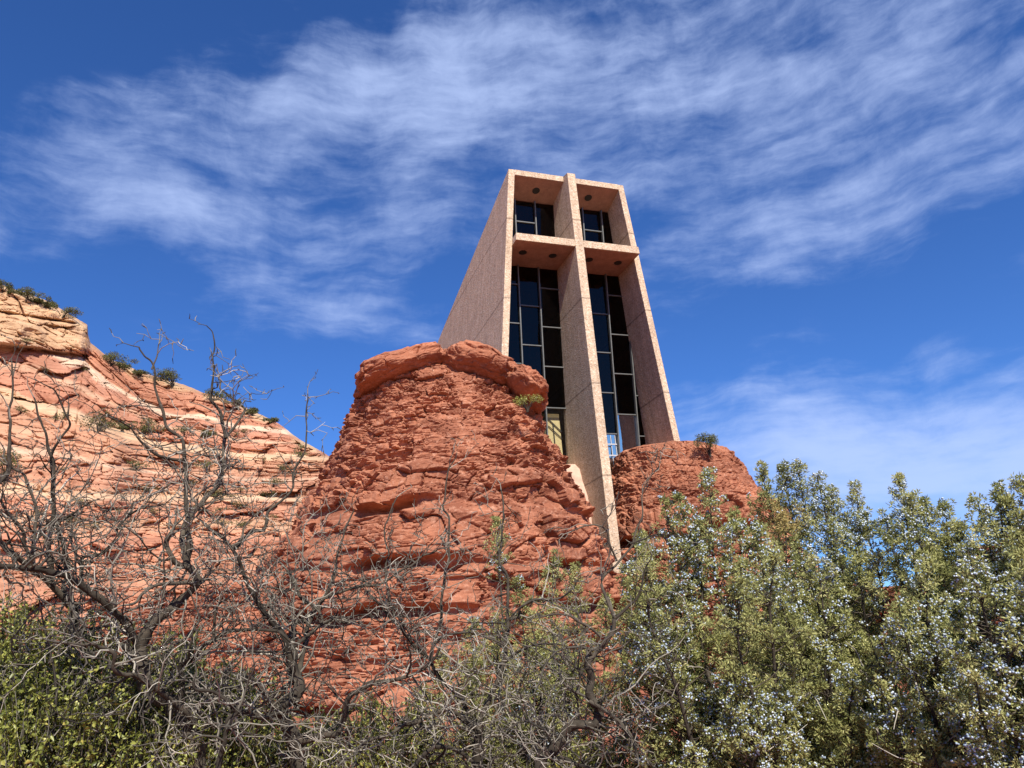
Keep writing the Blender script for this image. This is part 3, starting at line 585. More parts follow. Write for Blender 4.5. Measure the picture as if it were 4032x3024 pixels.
# ------------------------------------------------------------------ vegetation
def unit(v): return v / (np.linalg.norm(v, axis=-1, keepdims=True) + 1e-12)
def blades(C, Dr, Ln, Wd, fold=0.35, bend=0.0):
    """folded leaf-shaped blades: base C, direction Dr, length, width -> verts, tris"""
    n = len(C); r = unit(RNG.normal(size=(n, 3))); S = unit(np.cross(Dr, r)); U = np.cross(S, Dr)
    tip = C + Dr * Ln[:, None] - U * (bend * Ln)[:, None] if np.ndim(bend) else C + Dr * Ln[:, None] - U * bend * Ln[:, None]
    mid = C + Dr * (Ln * 0.45)[:, None]
    l = mid + S * (Wd / 2)[:, None] + U * (fold * Wd / 2)[:, None]; rr = mid - S * (Wd / 2)[:, None] + U * (fold * Wd / 2)[:, None]
    V = np.stack([C, l, tip, rr], 1).reshape(-1, 3); i = np.arange(n)[:, None] * 4
    F = np.concatenate([i + np.array([0, 1, 2]), i + np.array([0, 2, 3])])
    return V, F
_ph = (1 + 5 ** 0.5) / 2
ICO_V = unit(np.array([(-1, _ph, 0), (1, _ph, 0), (-1, -_ph, 0), (1, -_ph, 0), (0, -1, _ph), (0, 1, _ph), (0, -1, -_ph), (0, 1, -_ph), (_ph, 0, -1), (_ph, 0, 1), (-_ph, 0, -1), (-_ph, 0, 1)], float))
ICO_F = np.array([(0, 11, 5), (0, 5, 1), (0, 1, 7), (0, 7, 10), (0, 10, 11), (1, 5, 9), (5, 11, 4), (11, 10, 2), (10, 7, 6), (7, 1, 8), (3, 9, 4), (3, 4, 2), (3, 2, 6), (3, 6, 8), (3, 8, 9), (4, 9, 5), (2, 4, 11), (6, 2, 10), (8, 6, 7), (9, 8, 1)])
def balls(C, R):
    n = len(C); V = (C[:, None, :] + ICO_V[None] * R[:, None, None]).reshape(-1, 3); F = (np.arange(n)[:, None, None] * 12 + ICO_F[None]).reshape(-1, 3); return V, F
def bez(a, b, c, n):
    t = np.linspace(0, 1, n)[:, None]; return a * (1 - t) ** 2 + 2 * b * t * (1 - t) + c * t * t
def wob(P, amp, f, seed):
    i = np.linspace(0, f, len(P)); z = 0 * i
    return P + amp * np.stack([vn(i, z, z, seed) - .5, vn(i, z, z, seed + 1) - .5, vn(i, z, z, seed + 2) - .5], -1) * 2

def juniper(base, leaders, label, seed, group='junipers', dens=1.0, berry=0.4, extra=0, span=None, rust=None):
    rng = np.random.default_rng(seed)
    base = np.asarray(base, float); root = empty('juniper', base); tag(root, label, 'tree', group)
    tr = Tubes(); dead = Tubes(); tufts = []; tdir = []; tds = []
    L_ = [(at(x, y, d), wmax) for (x, y, d, wmax) in leaders]
    if extra:
        for _ in range(extra):
            x = rng.uniform(span[0], span[1]); top = np.interp(x, *zip(*sorted((l[0], l[1]) for l in leaders)))
            y = top + (span[2] - top) * rng.uniform(0.08, 1.0); L_.append((at(x, y, span[3] - rng.uniform(-0.3, 0.9)), rng.uniform(0.16, 0.30)))
    for li, (tip, wmax) in enumerate(L_):
        a = base + np.array([0, 0, rng.uniform(0, 0.35)]); h = tip[2] - a[2]
        if h < 0.3: a = base + np.array([(tip - base)[0] * .6, (tip - base)[1] * .6, -0.6]); h = tip[2] - a[2]
        ctrl = np.array([base[0] + (tip[0] - base[0]) * 0.85, base[1] + (tip[1] - base[1]) * 0.85, a[2] + 0.30 * h])
        P = wob(bez(a, ctrl, tip, 34), 0.05, 6, seed * 50 + li); rad = np.interp(np.linspace(0, 1, 34), [0, 0.5, 1], [0.055, 0.016, 0.003])
        tr.add(P, rad, 7, rng.uniform(0.0, 0.5))
        sl = np.r_[0, np.cumsum(np.linalg.norm(np.diff(P, axis=0), axis=1))]; tot = sl[-1]
        nb = int(min(tot, 2.3) / 0.0125 * dens)
        for _ in range(nb):
            s = min(tot * 0.92, 2.3) * rng.uniform(0, 1) ** (1.2 if li < len(leaders) else 0.85)
            p = np.array([np.interp(tot - s, sl, P[:, k]) for k in range(3)])
            R = min(wmax * 1.15, 0.035 + 0.42 * s) * rng.uniform(0.45, 1.15); az = rng.uniform(0, 2 * math.pi); up = rng.uniform(0.25, 0.95)
            d = unit(np.array([math.cos(az), math.sin(az), up])); e = p + d * R
            if R > 0.07 and rng.random() < 0.7: tr.add(wob(bez(p, p + d * R * .5 - np.array([0, 0, 0.12 * R]), e, 6), 0.015, 3, seed * 90 + len(tufts)), np.linspace(0.0042, 0.0018, 6), 4, rng.uniform(0.3, 1))
            q = 0.0 if R < 0.1 else 0.4; st = max(1, int(R * (1 - q) / 0.050))
            for k in range(st):
                f = q + (1 - q) * (k + rng.uniform(0.3, 1)) / st; tufts.append(p + d * R * f + rng.normal(size=3) * 0.012); tdir.append(d); tds.append(s)
    Tf = np.array(tufts); Td = np.array(tdir)
    keep = fbm(Tf[:, 0] * 2.6, Tf[:, 1] * 2.6, Tf[:, 2] * 2.6, seed + 70, 2) > 0.33; keep |= np.array(tds) < 0.5; Tf, Td = Tf[keep], Td[keep]
    clump = fbm(Tf[:, 0] * 5, Tf[:, 1] * 5, Tf[:, 2] * 5, seed + 71, 2); K = 27
    n = len(Tf)
    ro = unit(rng.normal(size=(n * K, 3)) + np.array([0, 0, 0.25]) + np.repeat(Td, K, 0) * 0.4); C = np.repeat(Tf, K, 0) + ro * (0.022 * rng.random(n * K) ** 0.5)[:, None] * np.repeat(rng.uniform(0.6, 1.5, n), K)[:, None]; Dd = unit(ro + rng.normal(size=(n * K, 3)) * 0.35)
    V, F = blades(C, Dd, rng.uniform(0.016, 0.036, n * K), rng.uniform(0.0065, 0.0105, n * K), 0.5, 0.1)
    tt = np.clip(np.repeat(0.15 + 0.75 * clump + rng.normal(size=n) * 0.10, K) + rng.normal(size=n * K) * 0.13, 0.02, 0.94)
    if rust is not None:
        dd = np.linalg.norm((C - at(*rust[:3])) * np.array([1, 0.5, 1.2]), axis=1); tt = np.where(dd < rust[3] * (0.7 + 0.6 * rng.random(n * K)), 0.97, tt)
    mesh('foliage', V, F, M_JUN, root, True, tint=np.repeat(tt, 4))
    # berries in patches on the outer tufts
    bm_ = fbm(Tf[:, 0] * 2.4, Tf[:, 1] * 2.4, Tf[:, 2] * 2.4, seed + 72, 3); pr = np.clip((bm_ - 0.50 + berry * 0.25) * 6, 0, 1) * (0.35 + berry)
    sel = np.where(rng.random(n) < pr)[0]; kk = rng.integers(3, 10, len(sel)); idx = np.repeat(sel, kk)
    if len(idx):
        BC = Tf[idx] + unit(rng.normal(size=(len(idx), 3)) + Td[idx] + np.array([0, -0.5, 0.5])) * rng.uniform(0.022, 0.042, len(idx))[:, None]
        V, F = balls(BC, rng.uniform(0.0052, 0.0078, len(idx)))
        tag(mesh('berries', V, F, M_BERRY, root, True, tint=np.repeat(np.clip(rng.normal(0.62, 0.25, len(idx)), 0, 1), 12)), kind='stuff')
    # pale dead twigs
    low = np.argsort(Tf[:, 2])[:int(n * 0.78)]
    for _ in range(int(70 * dens)):
        p = Tf[low[rng.integers(len(low))]] - np.array([0, 0, 0.03]); d = unit(rng.normal(size=3) + np.array([0, -0.4, 0])); l = rng.uniform(0.08, 0.34)
        dead.add(wob(bez(p, p + d * l * .5 + rng.normal(size=3) * .04, p + d * l + rng.normal(size=3) * .05, 9), 0.012, 4, int(rng.integers(9999))), np.linspace(0.0052, 0.002, 9) * rng.uniform(0.6, 1.3), 5, rng.uniform(0.7, 1.0))
    tr.build('trunk', M_BARK, root); tag(dead.build('dead_twigs', M_TWIG, root), kind='stuff')
    return root
def gp(x, d, z=0.0):            # a foot on the ground below a point of the view
    p = at(x, 1500, d); return (p[0], p[1], z)
juniper(gp(1560, 6.2), [(1530, 1032, 6.0, .26), (1480, 1062, 5.9, .24), (1428, 1092, 6.0, .25), (1592, 1108, 6.3, .25), (1378, 1148, 6.0, .25), (1352, 1215, 5.9, .25), (1640, 1120, 6.2, .22)],
        'bushy berry-laden juniper with one slender leading tip, right beside the foot of the cross', 11, extra=19, span=(1365, 1690, 1600, 6.0))
juniper(gp(1760, 6.9), [(1655, 1012, 6.9, .24), (1688, 1020, 6.9, .24), (1722, 1012, 6.8, .24), (1760, 1040, 6.8, .24), (1792, 1058, 6.9, .22), (1838, 1062, 6.8, .22), (1868, 1112, 6.7, .15), (1680, 1110, 6.5, .26)],
        'tallest broad-topped juniper with a rust yellow patch near its top', 12, extra=21, span=(1650, 1880, 1600, 6.5), rust=(1690, 1112, 6.55, 0.20))
juniper(gp(1985, 6.4), [(1935, 1040, 6.5, .20), (1962, 1062, 6.4, .18), (1908, 1145, 6.4, .15), (2008, 1082, 6.5, .17), (2026, 1076, 6.5, .18), (2050, 1125, 6.4, .13), (1985, 1135, 6.2, .24)],
        'juniper of narrow twin spires against the pale cloud, between two wider junipers', 13, extra=20, span=(1870, 2080, 1600, 6.2))
juniper(gp(2210, 5.9), [(2112, 1072, 6.0, .2), (2140, 1062, 6.1, .2), (2168, 1058, 6.0, .19), (2204, 1040, 6.0, .2), (2240, 1030, 6.0, .24), (2290, 1060, 6.0, .26), (2088, 1195, 5.9, .16)],
        'juniper cut off by the right edge of the photo, heavy with pale berries', 14, extra=18, span=(2070, 2260, 1600, 5.7), berry=0.55)
juniper(gp(1150, 7.6), [(1068, 1118, 7.6, .13), (1185, 1185, 7.5, .16), (1120, 1262, 7.5, .24), (1250, 1230, 7.5, .17), (1010, 1330, 7.5, .22), (1300, 1300, 7.4, .22), (1200, 1300, 7.3, .26), (950, 1430, 7.4, .22), (1080, 1400, 7.2, .25), (1345, 1400, 7.2, .24), (1290, 1470, 7.1, .26), (1370, 1520, 7.0, .26), (1230, 1400, 7.2, .24), (900, 1500, 7.4, .22), (830, 1560, 7.3, .2)],
        'thin open juniper with few berries behind the bare branches below the outcrop', 15, dens=0.9, berry=0.05, extra=20, span=(900, 1340, 1620, 7.2))

def shrub(blobs, nleaf, label, seed, base):
    rng = np.random.default_rng(seed); root = empty('shrub', base); tag(root, label, 'shrub', 'green leafy shrubs')
    st = Tubes(); C = []; D = []
    w = np.array([b[3] ** 2 for b in blobs]); w = w / w.sum(); ntw = nleaf // 11; base = np.asarray(base)
    for _ in range(ntw):
        x, y, d, r = blobs[rng.choice(len(blobs), p=w)]; c = at(x, y, d); v = unit(rng.normal(size=3)) * r * rng.uniform(0.15, 1) ** 0.45; v[2] *= 0.9; e = c + v
        if e[2] < 0.05: continue
        s = e - unit(v + np.array([0, 0, 0.8])) * rng.uniform(0.15, 0.35); m = (s + e) / 2 + rng.normal(size=3) * 0.03
        P = bez(s, m, e, 8); st.add(P, np.linspace(0.004, 0.0014, 8), 4, rng.uniform(0.1, 0.7))
        k = 11; t = rng.uniform(0.2, 1, k); C.append(np.stack([np.interp(t, np.linspace(0, 1, 8), P[:, q]) for q in range(3)], -1) + rng.normal(size=(k, 3)) * 0.006); D.append(unit(rng.normal(size=(k, 3)) + np.array([0, -0.25, -0.25]) + unit(v) * 0.4))
    for x, y, d, r in blobs:
        for _ in range(5): st.add(wob(bez(base + rng.normal(size=3) * .08, at(x, y, d) - np.array([0, 0, r]), at(x, y, d) + rng.normal(size=3) * r * .5, 20), 0.03, 5, int(rng.integers(9999))), np.linspace(0.016, 0.004, 20), 6, rng.uniform(0, 0.4))
    C = np.concatenate(C); D = np.concatenate(D); n = len(C)
    V, F = blades(C, D, rng.uniform(0.024, 0.044, n), rng.uniform(0.014, 0.024, n), 0.45, rng.uniform(0, 0.35, n))
    t = np.clip(0.5 + rng.normal(size=n) * 0.2 + (fbm(C[:, 0] * 3, C[:, 1] * 3, C[:, 2] * 3, seed, 2) - 0.5) * 0.7, 0, 0.93); t = np.where(rng.random(n) < 0.03, 1.0, t)
    mesh('foliage', V, F, M_LEAF, root, True, tint=np.repeat(t, 4)); st.build('stems', M_TWIG, root); return root
shrub([(60, 1480, 6.0, .55), (180, 1580, 5.8, .6), (40, 1640, 5.7, .55), (-80, 1560, 5.9, .5), (190, 1440, 6.2, .42), (20, 1350, 6.3, .28), (300, 1640, 5.7, .5)], 34000, 'dense shrub of small glossy leaves filling the lower left corner', 21, gp(60, 6.0))
shrub([(330, 1480, 6.5, .42), (400, 1560, 6.3, .45), (470, 1640, 6.2, .4), (385, 1395, 6.6, .2), (490, 1480, 6.6, .25)], 14000, 'leafy shrub around the thick dark trunk left of the rock ledge', 22, gp(400, 6.5))
shrub([(640, 1640, 6.4, .38), (740, 1620, 6.5, .3), (560, 1590, 6.6, .28), (850, 1640, 6.6, .3), (900, 1560, 6.8, .26), (800, 1540, 6.9, .22), (560, 1500, 6.8, .24), (960, 1650, 6.7, .24), (1240, 1660, 6.4, .26), (1330, 1640, 6.3, .24), (700, 1570, 6.7, .2)], 17000, 'low leafy shrub at the bottom edge under the forked bare trunk', 23, gp(680, 6.5))

# bare trees: limbs traced in the view (points of the 2212-wide view), each with its own distance, then grown twigs
def z5(*p): return [(x * .3387, 1097 + y * .3387) for x, y in p]
def z6(*p): return [(658 + x * .3387, 1097 + y * .3387) for x, y in p]
def z4(*p): return [(x * .3224, 576 + y * .3224) for x, y in p]
def zr(*p): return [((2200 + x * .4219) / 1.8228, (1800 + y * .4219) / 1.8228) for x, y in p]
def smooth(P, R, per=6):
    P = np.asarray(P); n = len(P); t = np.arange(n); tt = np.linspace(0, n - 1, (n - 1) * per + 1); Q = np.concatenate([[2 * P[0] - P[1]], P, [2 * P[-1] - P[-2]]])
    i = np.minimum(tt.astype(int), n - 2); f = (tt - i)[:, None]; a, b, c, d = Q[i], Q[i + 1], Q[i + 2], Q[i + 3]
    O = 0.5 * (2 * b + (c - a) * f + (2 * a - 5 * b + 4 * c - d) * f ** 2 + (3 * b - a - 3 * c + d) * f ** 3)
    return O, np.interp(tt, t, R)
def bare_tree(limbs, label, seed, base, twig=1.1):
    """limbs: (view points, start px radius, end px radius, start distance, end distance); the first one is the trunk"""
    rng = np.random.default_rng(seed); root = empty('bare_tree', base); tag(root, label, 'tree', 'leafless thorny trees'); tw = Tubes()
    cnt = [0]
    def spur(p, d):
        l = rng.uniform(0.015, 0.05); e = p + unit(d + rng.normal(size=3) * 0.9) * l; tw.add(np.array([p, (p + e) / 2 + rng.normal(size=3) * .003, e]), [0.0032, 0.0029, 0.0015], 4, rng.uniform(0.1, 0.8))
    def grow(p, d, length, r, lev, tint):
        cnt[0] += 1; step = [0.075, 0.05, 0.04][min(lev, 2)]; n = max(3, int(length / step)); P = [p]; kids = []
        for i in range(n):
            d = unit(d + rng.normal(size=3) * 0.26 + np.array([0, 0, 0.03])); zig = unit(np.cross(d, rng.normal(size=3))) * (0.28 if i % 2 else -0.28)
            p = p + unit(d + zig) * step; P.append(p)
            if lev < 2 and rng.random() < (0.42 if lev == 0 else 0.34): kids.append((p, unit(d * 0.5 + rng.normal(size=3) * 0.75 + np.array([0, 0, 0.1])), min(0.36, length * rng.uniform(0.25, 0.6)), r * (1 - 0.5 * i / n) * 0.62))
            if rng.random() < 0.55: spur(p, d)
        P = np.array(P); tw.add(P, np.linspace(r, max(0.0016, r * 0.32), len(P)), 5 if lev == 0 else 4, np.clip(tint + rng.normal() * 0.15, 0, 1))
        for k in kids: grow(*k[:3], max(k[3], 0.0025), lev + 1, np.clip(tint + 0.08, 0, 1))
    for li, (pts, r0, r1, d0, d1) in enumerate(limbs):
        n = len(pts); pl = np.r_[0, np.cumsum([math.hypot(pts[i + 1][0] - pts[i][0], pts[i + 1][1] - pts[i][1]) for i in range(n - 1)])]; f = pl / pl[-1]
        D = d0 + (d1 - d0) * f; P = np.array([at(x, y, dd) for (x, y), dd in zip(pts, D)]); R = (r0 + (r1 - r0) * f ** 0.8) * D / 1697.5 * (1.0 if r0 > 9 else 0.85)
        if li == 0: P = np.concatenate([[np.array(base)], P]); R = np.r_[R[0] * 1.35, R]
        Q, Rq = smooth(P, R); s = np.r_[0, np.cumsum(np.linalg.norm(np.diff(Q, axis=0), axis=1))]
        Q = wob(Q, 0.012, s[-1] / 0.09, seed * 77 + li * 3); Rq = Rq * (0.88 + 0.26 * vn(s / 0.06, 0 * s, 0 * s, seed + li))
        tb = Tubes(); tb.add(Q, Rq, 9, rng.uniform(0.1, 0.75)); tb.build('trunk' if li == 0 else 'limb', M_BARK, root)
        m = max(2, int(s[-1] / 0.080 * twig * (1.0 if r1 >= 2 else 0.42)))
        for _ in range(m):
            q = rng.uniform(0.10, 1.0) if li else rng.uniform(0.35, 1.0); j = np.searchsorted(s, q * s[-1]) - 1; j = int(np.clip(j, 0, len(Q) - 2)); dl = unit(Q[j + 1] - Q[j])
            dd = unit(dl * rng.uniform(0.0, 0.7) + rng.normal(size=3) * np.array([0.8, 0.7, 0.7]) + np.array([0, 0, 0.18])); rr = min(0.0085, Rq[j] * 0.6) * rng.uniform(0.55, 1.0)
            grow(Q[j], dd, rng.uniform(0.16, 0.95) * (1.0 if r1 >= 2 else 0.45) * (1.0 if Rq[j] > 0.008 else 0.5), max(rr * 1.15, 0.0034), 0, rng.uniform(0.1, 0.8))
        grow(Q[-1], unit(Q[-1] - Q[-3]), 0.12, max(Rq[-1] * 0.9, 0.002), 1, 0.4)
    tag(tw.build('twigs', M_TWIG, root), kind='stuff')
    return root
bare_tree([
    (z5((1255, 1659), (1240, 1500), (1160, 1370), (1080, 1240), (930, 1150), (890, 960)), 17, 13, 5.6, 5.5),
    (z5((890, 960), (910, 860), (970, 740), (1060, 680), (1180, 570), (1260, 480), (1240, 420), (1190, 370), (1110, 340), (1070, 250), (1085, 150)), 13, 4, 5.5, 5.2),
    (z5((890, 950), (860, 860), (800, 740), (720, 660), (620, 560), (500, 470), (370, 430), (270, 395), (90, 390), (-40, 350)), 9, 6, 5.5, 5.0),
    (z5((1260, 480), (1150, 490), (1000, 500), (900, 560), (820, 620)), 6, 2.5, 5.3, 5.0),
    (z5((1250, 1380), (1150, 1280), (1000, 1160), (860, 1070), (740, 1045), (710, 930), (640, 890), (560, 880), (440, 870)), 8, 3, 5.5, 4.9),
    (z5((1150, 1330), (1150, 1050), (1180, 980), (1260, 930), (1370, 830), (1500, 780), (1620, 770), (1750, 780), (1850, 860)), 8, 3, 5.6, 5.2),
    (z5((1370, 830), (1382, 700), (1395, 620), (1450, 570)), 4, 2, 5.4, 5.3),
    (z5((1190, 370), (1205, 200)) + z4((1262, 1700), (1250, 1480), (1230, 1300), (1210, 1150), (1120, 1080), (1085, 950), (1040, 800), (1020, 680), (960, 590), (930, 545)), 8, 1.8, 5.3, 5.2),
    (z4((1020, 680), (1045, 590), (1065, 515)), 2.2, 1.2, 5.2, 5.2),
    (z4((1230, 1310), (1130, 1285), (1040, 1260), (950, 1180), (880, 1090), (800, 1050)), 4.5, 1.8, 5.3, 5.0),
    (z5((1190, 370), (1180, 250)) + z4((1230, 1760), (1300, 1650), (1400, 1530), (1490, 1380), (1500, 1200), (1560, 1100), (1640, 960), (1580, 900), (1500, 830), (1470, 760)), 8, 2, 5.3, 5.6),
    (z4((1525, 1150), (1490, 1020), (1440, 920), (1420, 860), (1430, 700), (1425, 600), (1435, 520), (1415, 440), (1385, 400)), 5, 1.2, 5.4, 5.5),
], 'leafless thorny tree with the tallest bare crown, its twigs standing against the blue sky', 31, gp(420, 5.6), 1.1)
bare_tree([
    (z5((480, 1659), (490, 1200), (480, 700), (440, 600)), 10, 8, 6.0, 5.9),
    (z5((440, 600), (330, 500), (200, 380), (60, 280), (0, 230), (-80, 160)), 8, 4.5, 5.9, 5.5),
    (z5((200, 380), (170, 260), (150, 150), (60, 60), (10, -40)), 5, 2.5, 5.7, 5.4),
    (z5((330, 500), (315, 300)) + z4((340, 1800), (360, 1659), (350, 1400), (340, 1280), (300, 1130), (270, 1000), (235, 880)), 7, 1.8, 5.8, 5.6),
    (z4((345, 1600), (360, 1450), (345, 1280), (400, 1160), (480, 1050), (430, 960), (380, 850), (300, 790)), 4, 1.6, 5.8, 5.5),
    (z4((-60, 1500), (70, 1350), (60, 1100), (75, 900), (68, 650)), 5, 1.6, 5.6, 5.4),
    (z5((200, 380), (230, 200)) + z4((250, 1650), (190, 1480), (150, 1390), (70, 1350)), 5, 2.5, 5.7, 5.6),
    (z5((430, 400), (415, 320), (390, 200), (380, 100), (460, 40)), 6, 3, 5.8, 5.6),
    (z5((520, 520), (520, 330), (640, 290), (760, 200), (740, 120), (830, 40), (930, -10)), 5, 2.2, 5.9, 5.6),
], 'leafless thorny tree leaning out of the left edge of the photo above the leafy shrub', 32, gp(170, 6.0), 1.15)
bare_tree([
    (z5((1900, 1659), (1850, 1450), (1790, 1300), (1800, 1250), (1890, 1180), (1880, 1050), (1850, 920)), 15, 10, 5.5, 5.4),
    (z5((1850, 920), (1790, 790), (1700, 690), (1600, 520), (1540, 380), (1490, 270), (1440, 200)), 8, 3, 5.4, 5.2),
    (z5((1885, 1200), (1920, 1000), (1960, 800), (2010, 650), (1950, 600), (1900, 530), (1830, 400)), 8, 3, 5.4, 5.7),
    (z5((1860, 900), (1960, 820), (2050, 750), (2140, 720), (2220, 740)), 5, 2.5, 5.4, 5.7),
    (z5((1850, 1500), (2000, 1470), (2140, 1440), (2190, 1370), (2203, 1300), (2230, 1210), (2300, 1150), (2470, 1110), (2650, 1060), (2760, 970), (2800, 900)), 9, 3, 5.5, 5.0),
    (z5((1790, 1300), (1700, 1200), (1600, 1090), (1570, 1080), (1510, 1120), (1510, 1160)), 7, 2.5, 5.4, 5.2),
    (z5((1370, 1780), (1400, 1600), (1430, 1480), (1440, 1350), (1500, 1290), (1450, 1220), (1370, 1170), (1250, 1160), (1240, 1110)), 7, 3, 5.2, 5.0),
    (z5((1480, 1290), (1600, 1320), (1720, 1330), (1790, 1310)), 5, 6, 5.2, 5.4),
    (z5((2010, 650), (2080, 560), (2130, 420), (2150, 300), (2190, 160), (2260, 20)), 4, 1.8, 5.7, 5.6),
    (z5((1490, 270), (1560, 180)) + z4((1760, 1760), (1800, 1659), (1950, 1500), (1970, 1380), (2050, 1200), (2040, 1000), (2055, 850)), 5, 1.4, 5.6, 5.8),
    (z5((1490, 270), (1560, 130), (1640, 40), (1760, -40)), 3, 1.6, 5.3, 5.5),
], 'leafless thorny tree with a forked trunk standing clear in front of the red rock', 33, gp(640, 5.5), 1.45)
bare_tree([
    (z6((1110, 1659), (1110, 1450), (1095, 1410)), 10, 8, 5.8, 5.8),
    (z6((1095, 1410), (1020, 1360), (940, 1310), (880, 1300), (760, 1330), (620, 1410), (430, 1480), (330, 1560)), 6, 3, 5.8, 5.2),
    (z6((1110, 1420), (1150, 1270), (1220, 1120), (1270, 1000), (1290, 830), (1290, 720), (1300, 560), (1290, 420), (1250, 370), (1260, 200), (1270, 50), (1250, -120)), 7, 1.8, 5.8, 6.0),
    (z6((1290, 720), (1360, 700), (1370, 640), (1480, 590), (1650, 570), (1720, 500)), 4, 2, 6.0, 5.8),
    (z6((1060, 1330), (1010, 1230), (930, 1150), (820, 1040), (790, 960), (700, 880), (560, 700), (450, 580)), 6, 2.5, 5.8, 5.6),
    (z6((690, 1659), (760, 1570), (850, 1530), (960, 1550), (1060, 1620), (1110, 1659)), 5, 4, 5.4, 5.5),
    (z6((1250, 1000), (1380, 900), (1500, 860), (1650, 880)), 4, 1.8, 5.9, 5.6),
    (z6((800, 970), (830, 880), (900, 820), (1060, 800), (1180, 830), (1280, 870)), 4, 2, 5.6, 5.5),
    (z6((560, 700), (520, 500), (530, 300), (520, 120), (590, -60)), 3.5, 1.6, 5.6, 5.7),
    (z6((800, 970), (840, 840), (870, 700), (880, 560), (890, 430), (920, 300), (930, 100), (890, -20), (900, -180), (960, -320)), 4.5, 1.6, 5.8, 5.9),
    (z5((2050, 750), (2060, 690)) + z6((100, 600), (330, 510), (480, 480), (620, 400), (750, 320), (850, 260)), 4, 2, 5.5, 5.6),
], 'leafless thorny tree with a slim V-forked trunk in front of the thin juniper', 34, gp(1030, 5.8), 1.75)
bare_tree([
    (z6((1500, 1700), (1600, 1540), (1690, 1400), (1830, 1380), (1885, 1320), (1860, 1260), (1830, 1230), (1820, 1100), (1815, 970)), 12, 7, 5.3, 5.2),
    (z6((1815, 970), (1900, 870), (1970, 760), (1975, 690)), 7, 5, 5.2, 5.2),
    (zr((520, 1510), (400, 1195), (550, 980), (660, 840), (720, 700), (780, 545), (775, 340), (830, 230), (880, 110)), 4.5, 1.2, 5.2, 5.4),
    (zr((550, 980), (480, 780), (410, 660), (280, 640), (130, 690)), 3, 1.6, 5.2, 5.0),
    (zr((520, 1510), (640, 1390), (720, 1300), (770, 1180), (820, 1010), (860, 900)), 4.2, 1.4, 5.2, 5.1),
    (zr((660, 800), (780, 760), (920, 740), (1060, 730), (1180, 770)), 2.2, 1.2, 5.3, 5.3),
    (z6((1830, 1240), (1900, 1290), (2000, 1360), (2100, 1480), (2130, 1580)), 5, 2.5, 5.2, 5.0),
    (z6((1560, 1600), (1650, 1600), (1760, 1650), (1900, 1680)), 5, 3, 5.3, 5.2),
    (z6((1890, 820), (1780, 730), (1650, 690), (1450, 700)), 3.5, 1.6, 5.2, 5.1),
], 'leafless thorny tree with an S-bent trunk just left of the big junipers', 35, gp(1180, 5.3), 1.5)

# small plants on the rocks
def tuft_plant(name, c, w, h, seed, label, group=None, mat_=M_FARLEAF, leaf=0.12, n=420, open_=0.0, cat='shrub'):
    rng = np.random.default_rng(seed); root = empty(name, (c[0], c[1], c[2])); tag(root, label, cat, group); st = Tubes(); C = []; D = []
    for _ in range(9):
        e = np.array([rng.normal() * w * 0.33, rng.normal() * w * 0.3, h * rng.uniform(0.45, 0.95)]); P = wob(bez(np.zeros(3) - np.array([0, 0, 0.2 * h]), e * np.array([.3, .3, .6]), e, 8), w * 0.04, 3, int(rng.integers(9999))) + np.asarray(c); st.add(P, np.linspace(0.03, 0.008, 8) * w, 5, rng.uniform(0, 0.6))
        k = n // 9; v = unit(rng.normal(size=(k, 3))) * (rng.uniform(0.1, 1, k) ** 0.4)[:, None] * np.array([w * 0.30, w * 0.30, h * 0.26]) * (1 - 0.35 * open_); C.append(np.asarray(c) + e + v); D.append(unit(v + rng.normal(size=(k, 3)) * 0.4 * w))
    C = np.concatenate(C); D = np.concatenate(D); m = len(C); V, F = blades(C, D, rng.uniform(0.5, 1.2, m) * leaf, rng.uniform(0.25, 0.5, m) * leaf, 0.4, 0.15)
    mesh('foliage', V, F, mat_, root, True, tint=np.repeat(np.clip(rng.normal(0.5, 0.25, m), 0, 1), 4)); st.build('stems', M_BARK, root); return root
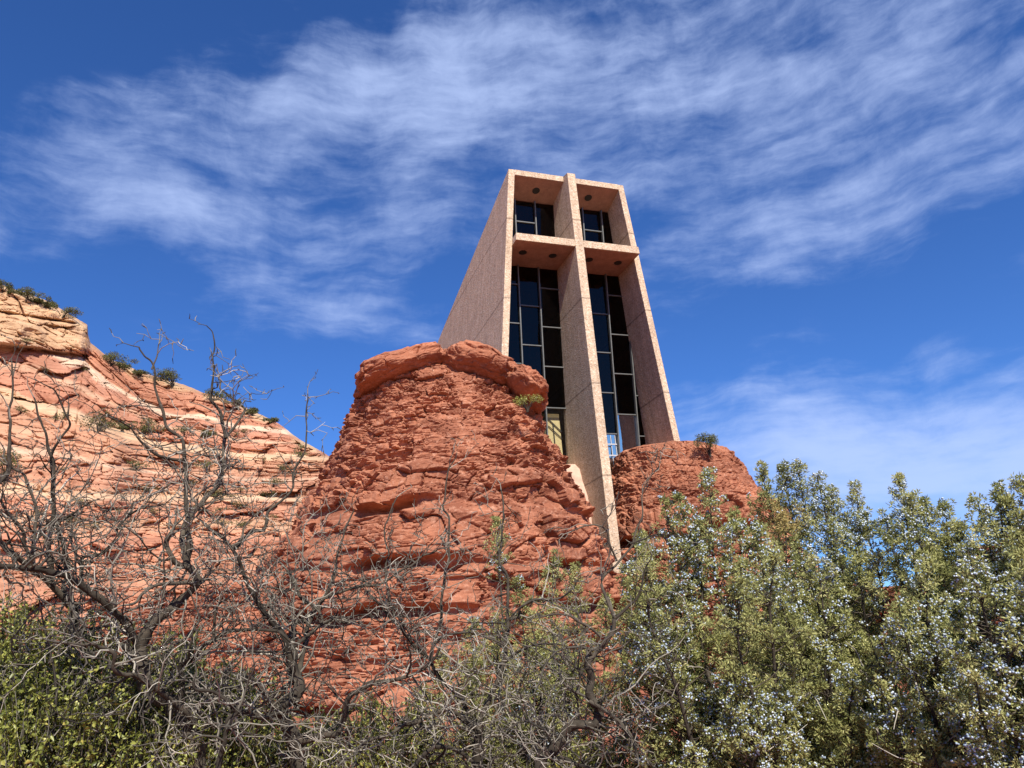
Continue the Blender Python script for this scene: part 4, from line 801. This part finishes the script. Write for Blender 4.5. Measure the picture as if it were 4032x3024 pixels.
CS = [  # x, y of the foot, width px, height px, label
    (8, 616, 22, 16, 'dark scrub at the very left edge of the cliff top'), (34, 626, 20, 10, 'low grey-green scrub second from the left on the cliff top'), (58, 642, 26, 20, 'round dark bush on the cliff crest above the buff block'),
    (82, 654, 22, 10, 'flat dry scrub on the cliff crest right of the round bush'), (108, 664, 16, 20, 'small upright bush on the cliff crest above the overhang'), (136, 674, 30, 16, 'wide low bush on the cliff crest near the overhang tip'),
    (240, 782, 36, 26, 'dark green bush on the slope just below the cliff overhang'), (268, 797, 24, 14, 'small bush trailing below the dark green one on the cliff skyline'), (342, 832, 34, 34, 'largest dark bush on the cliff skyline, its left half'), (374, 828, 34, 34, 'tall loose bush on the cliff skyline joined to the largest one'),
    (300, 812, 18, 12, 'little scrub on the cliff skyline between the two bigger bushes'), (466, 852, 34, 20, 'broad bush on the cliff skyline behind the tallest bare twigs'), (511, 862, 22, 18, 'round dark bush on the cliff skyline right of the tallest bare twigs'), (545, 880, 18, 18, 'last small bush down the cliff skyline'),
    (213, 932, 44, 40, 'big dark bush in the hollow of the cliff above the cream ledge'), (262, 930, 28, 16, 'low bush on the cream ledge beside the big dark one'), (308, 938, 34, 26, 'grey-green bush at the right end of the cream ledge'), (451, 945, 22, 16, 'yellow-green bush alone on the cliff face'), (585, 905, 20, 12, 'small scrub on the upper cliff near its right end'), (10, 1040, 40, 60, 'tall dark bush on the cliff face at the left edge')]
for i, (x, y, w, h, lb) in enumerate(CS):
    p = on_cliff(x, y); dd = np.linalg.norm(p - EYE) / 1697.5; tuft_plant('shrub', p - np.array([0, 0, 0.15]), w * 1.0 * dd, h * 0.95 * dd, 300 + i, lb, 'bushes on the far cliff', leaf=0.36, n=1100)
proto = None
rg = np.random.default_rng(77)
for _ in range(46):             # scrub dotted over the cliff face
    x, y = rg.uniform(0, 660), 0; y = rg.uniform(np.interp(x, [0, 190, 240, 400, 660], [720, 740, 800, 870, 975]), 1180); p = on_cliff(x, y); k = rg.uniform(0.5, 1.3)
    if proto is None:
        o = tuft_plant('scrub', p, 1.9, 1.1, 555, 'small scrub bush dotted on the ledges of the far cliff face', 'scrub on the cliff face', leaf=0.30, n=260, cat='bush'); proto = o
    else:
        o = proto.copy(); COL.objects.link(o); o.location = [float(v) for v in p - np.array([0, 0, 0.1])]
        for ch in proto.children: c = ch.copy(); COL.objects.link(c); c.parent = o
    o.scale = (k, k, k * rg.uniform(0.7, 1.2)); o.rotation_euler = (0, 0, rg.uniform(0, 6.28))
p = at(1138, 878, 30.2); tuft_plant('shrub', p - np.array([0, 0, 0.1]), 0.75, 0.62, 401, 'bright green bush in the crack under the right boulder of the outcrop', None, M_LEAF, 0.085, 700)
p = at(1533, 975, 41.5); tuft_plant('stunted_tree', p - np.array([0, 0, 0.1]), 1.0, 1.0, 402, 'little open-crowned tree alone on the flat top of the right outcrop', None, M_FARLEAF, 0.10, 1500, 0.3, 'tree')
g = Tubes(); p = at(1508, 968, 42.0); g.add(np.array([p, p + np.array([0, 0, 0.55])]), [0.022, 0.02], 8); g.add(np.array([p - np.array([0, 0, 0.02]), p + np.array([0, 0, 0.03])]), [0.06, 0.05], 10)
tag(g.build('post', M_DARK, None, base=p), 'thin dark metal post on the right outcrop, left of the little tree', 'post')
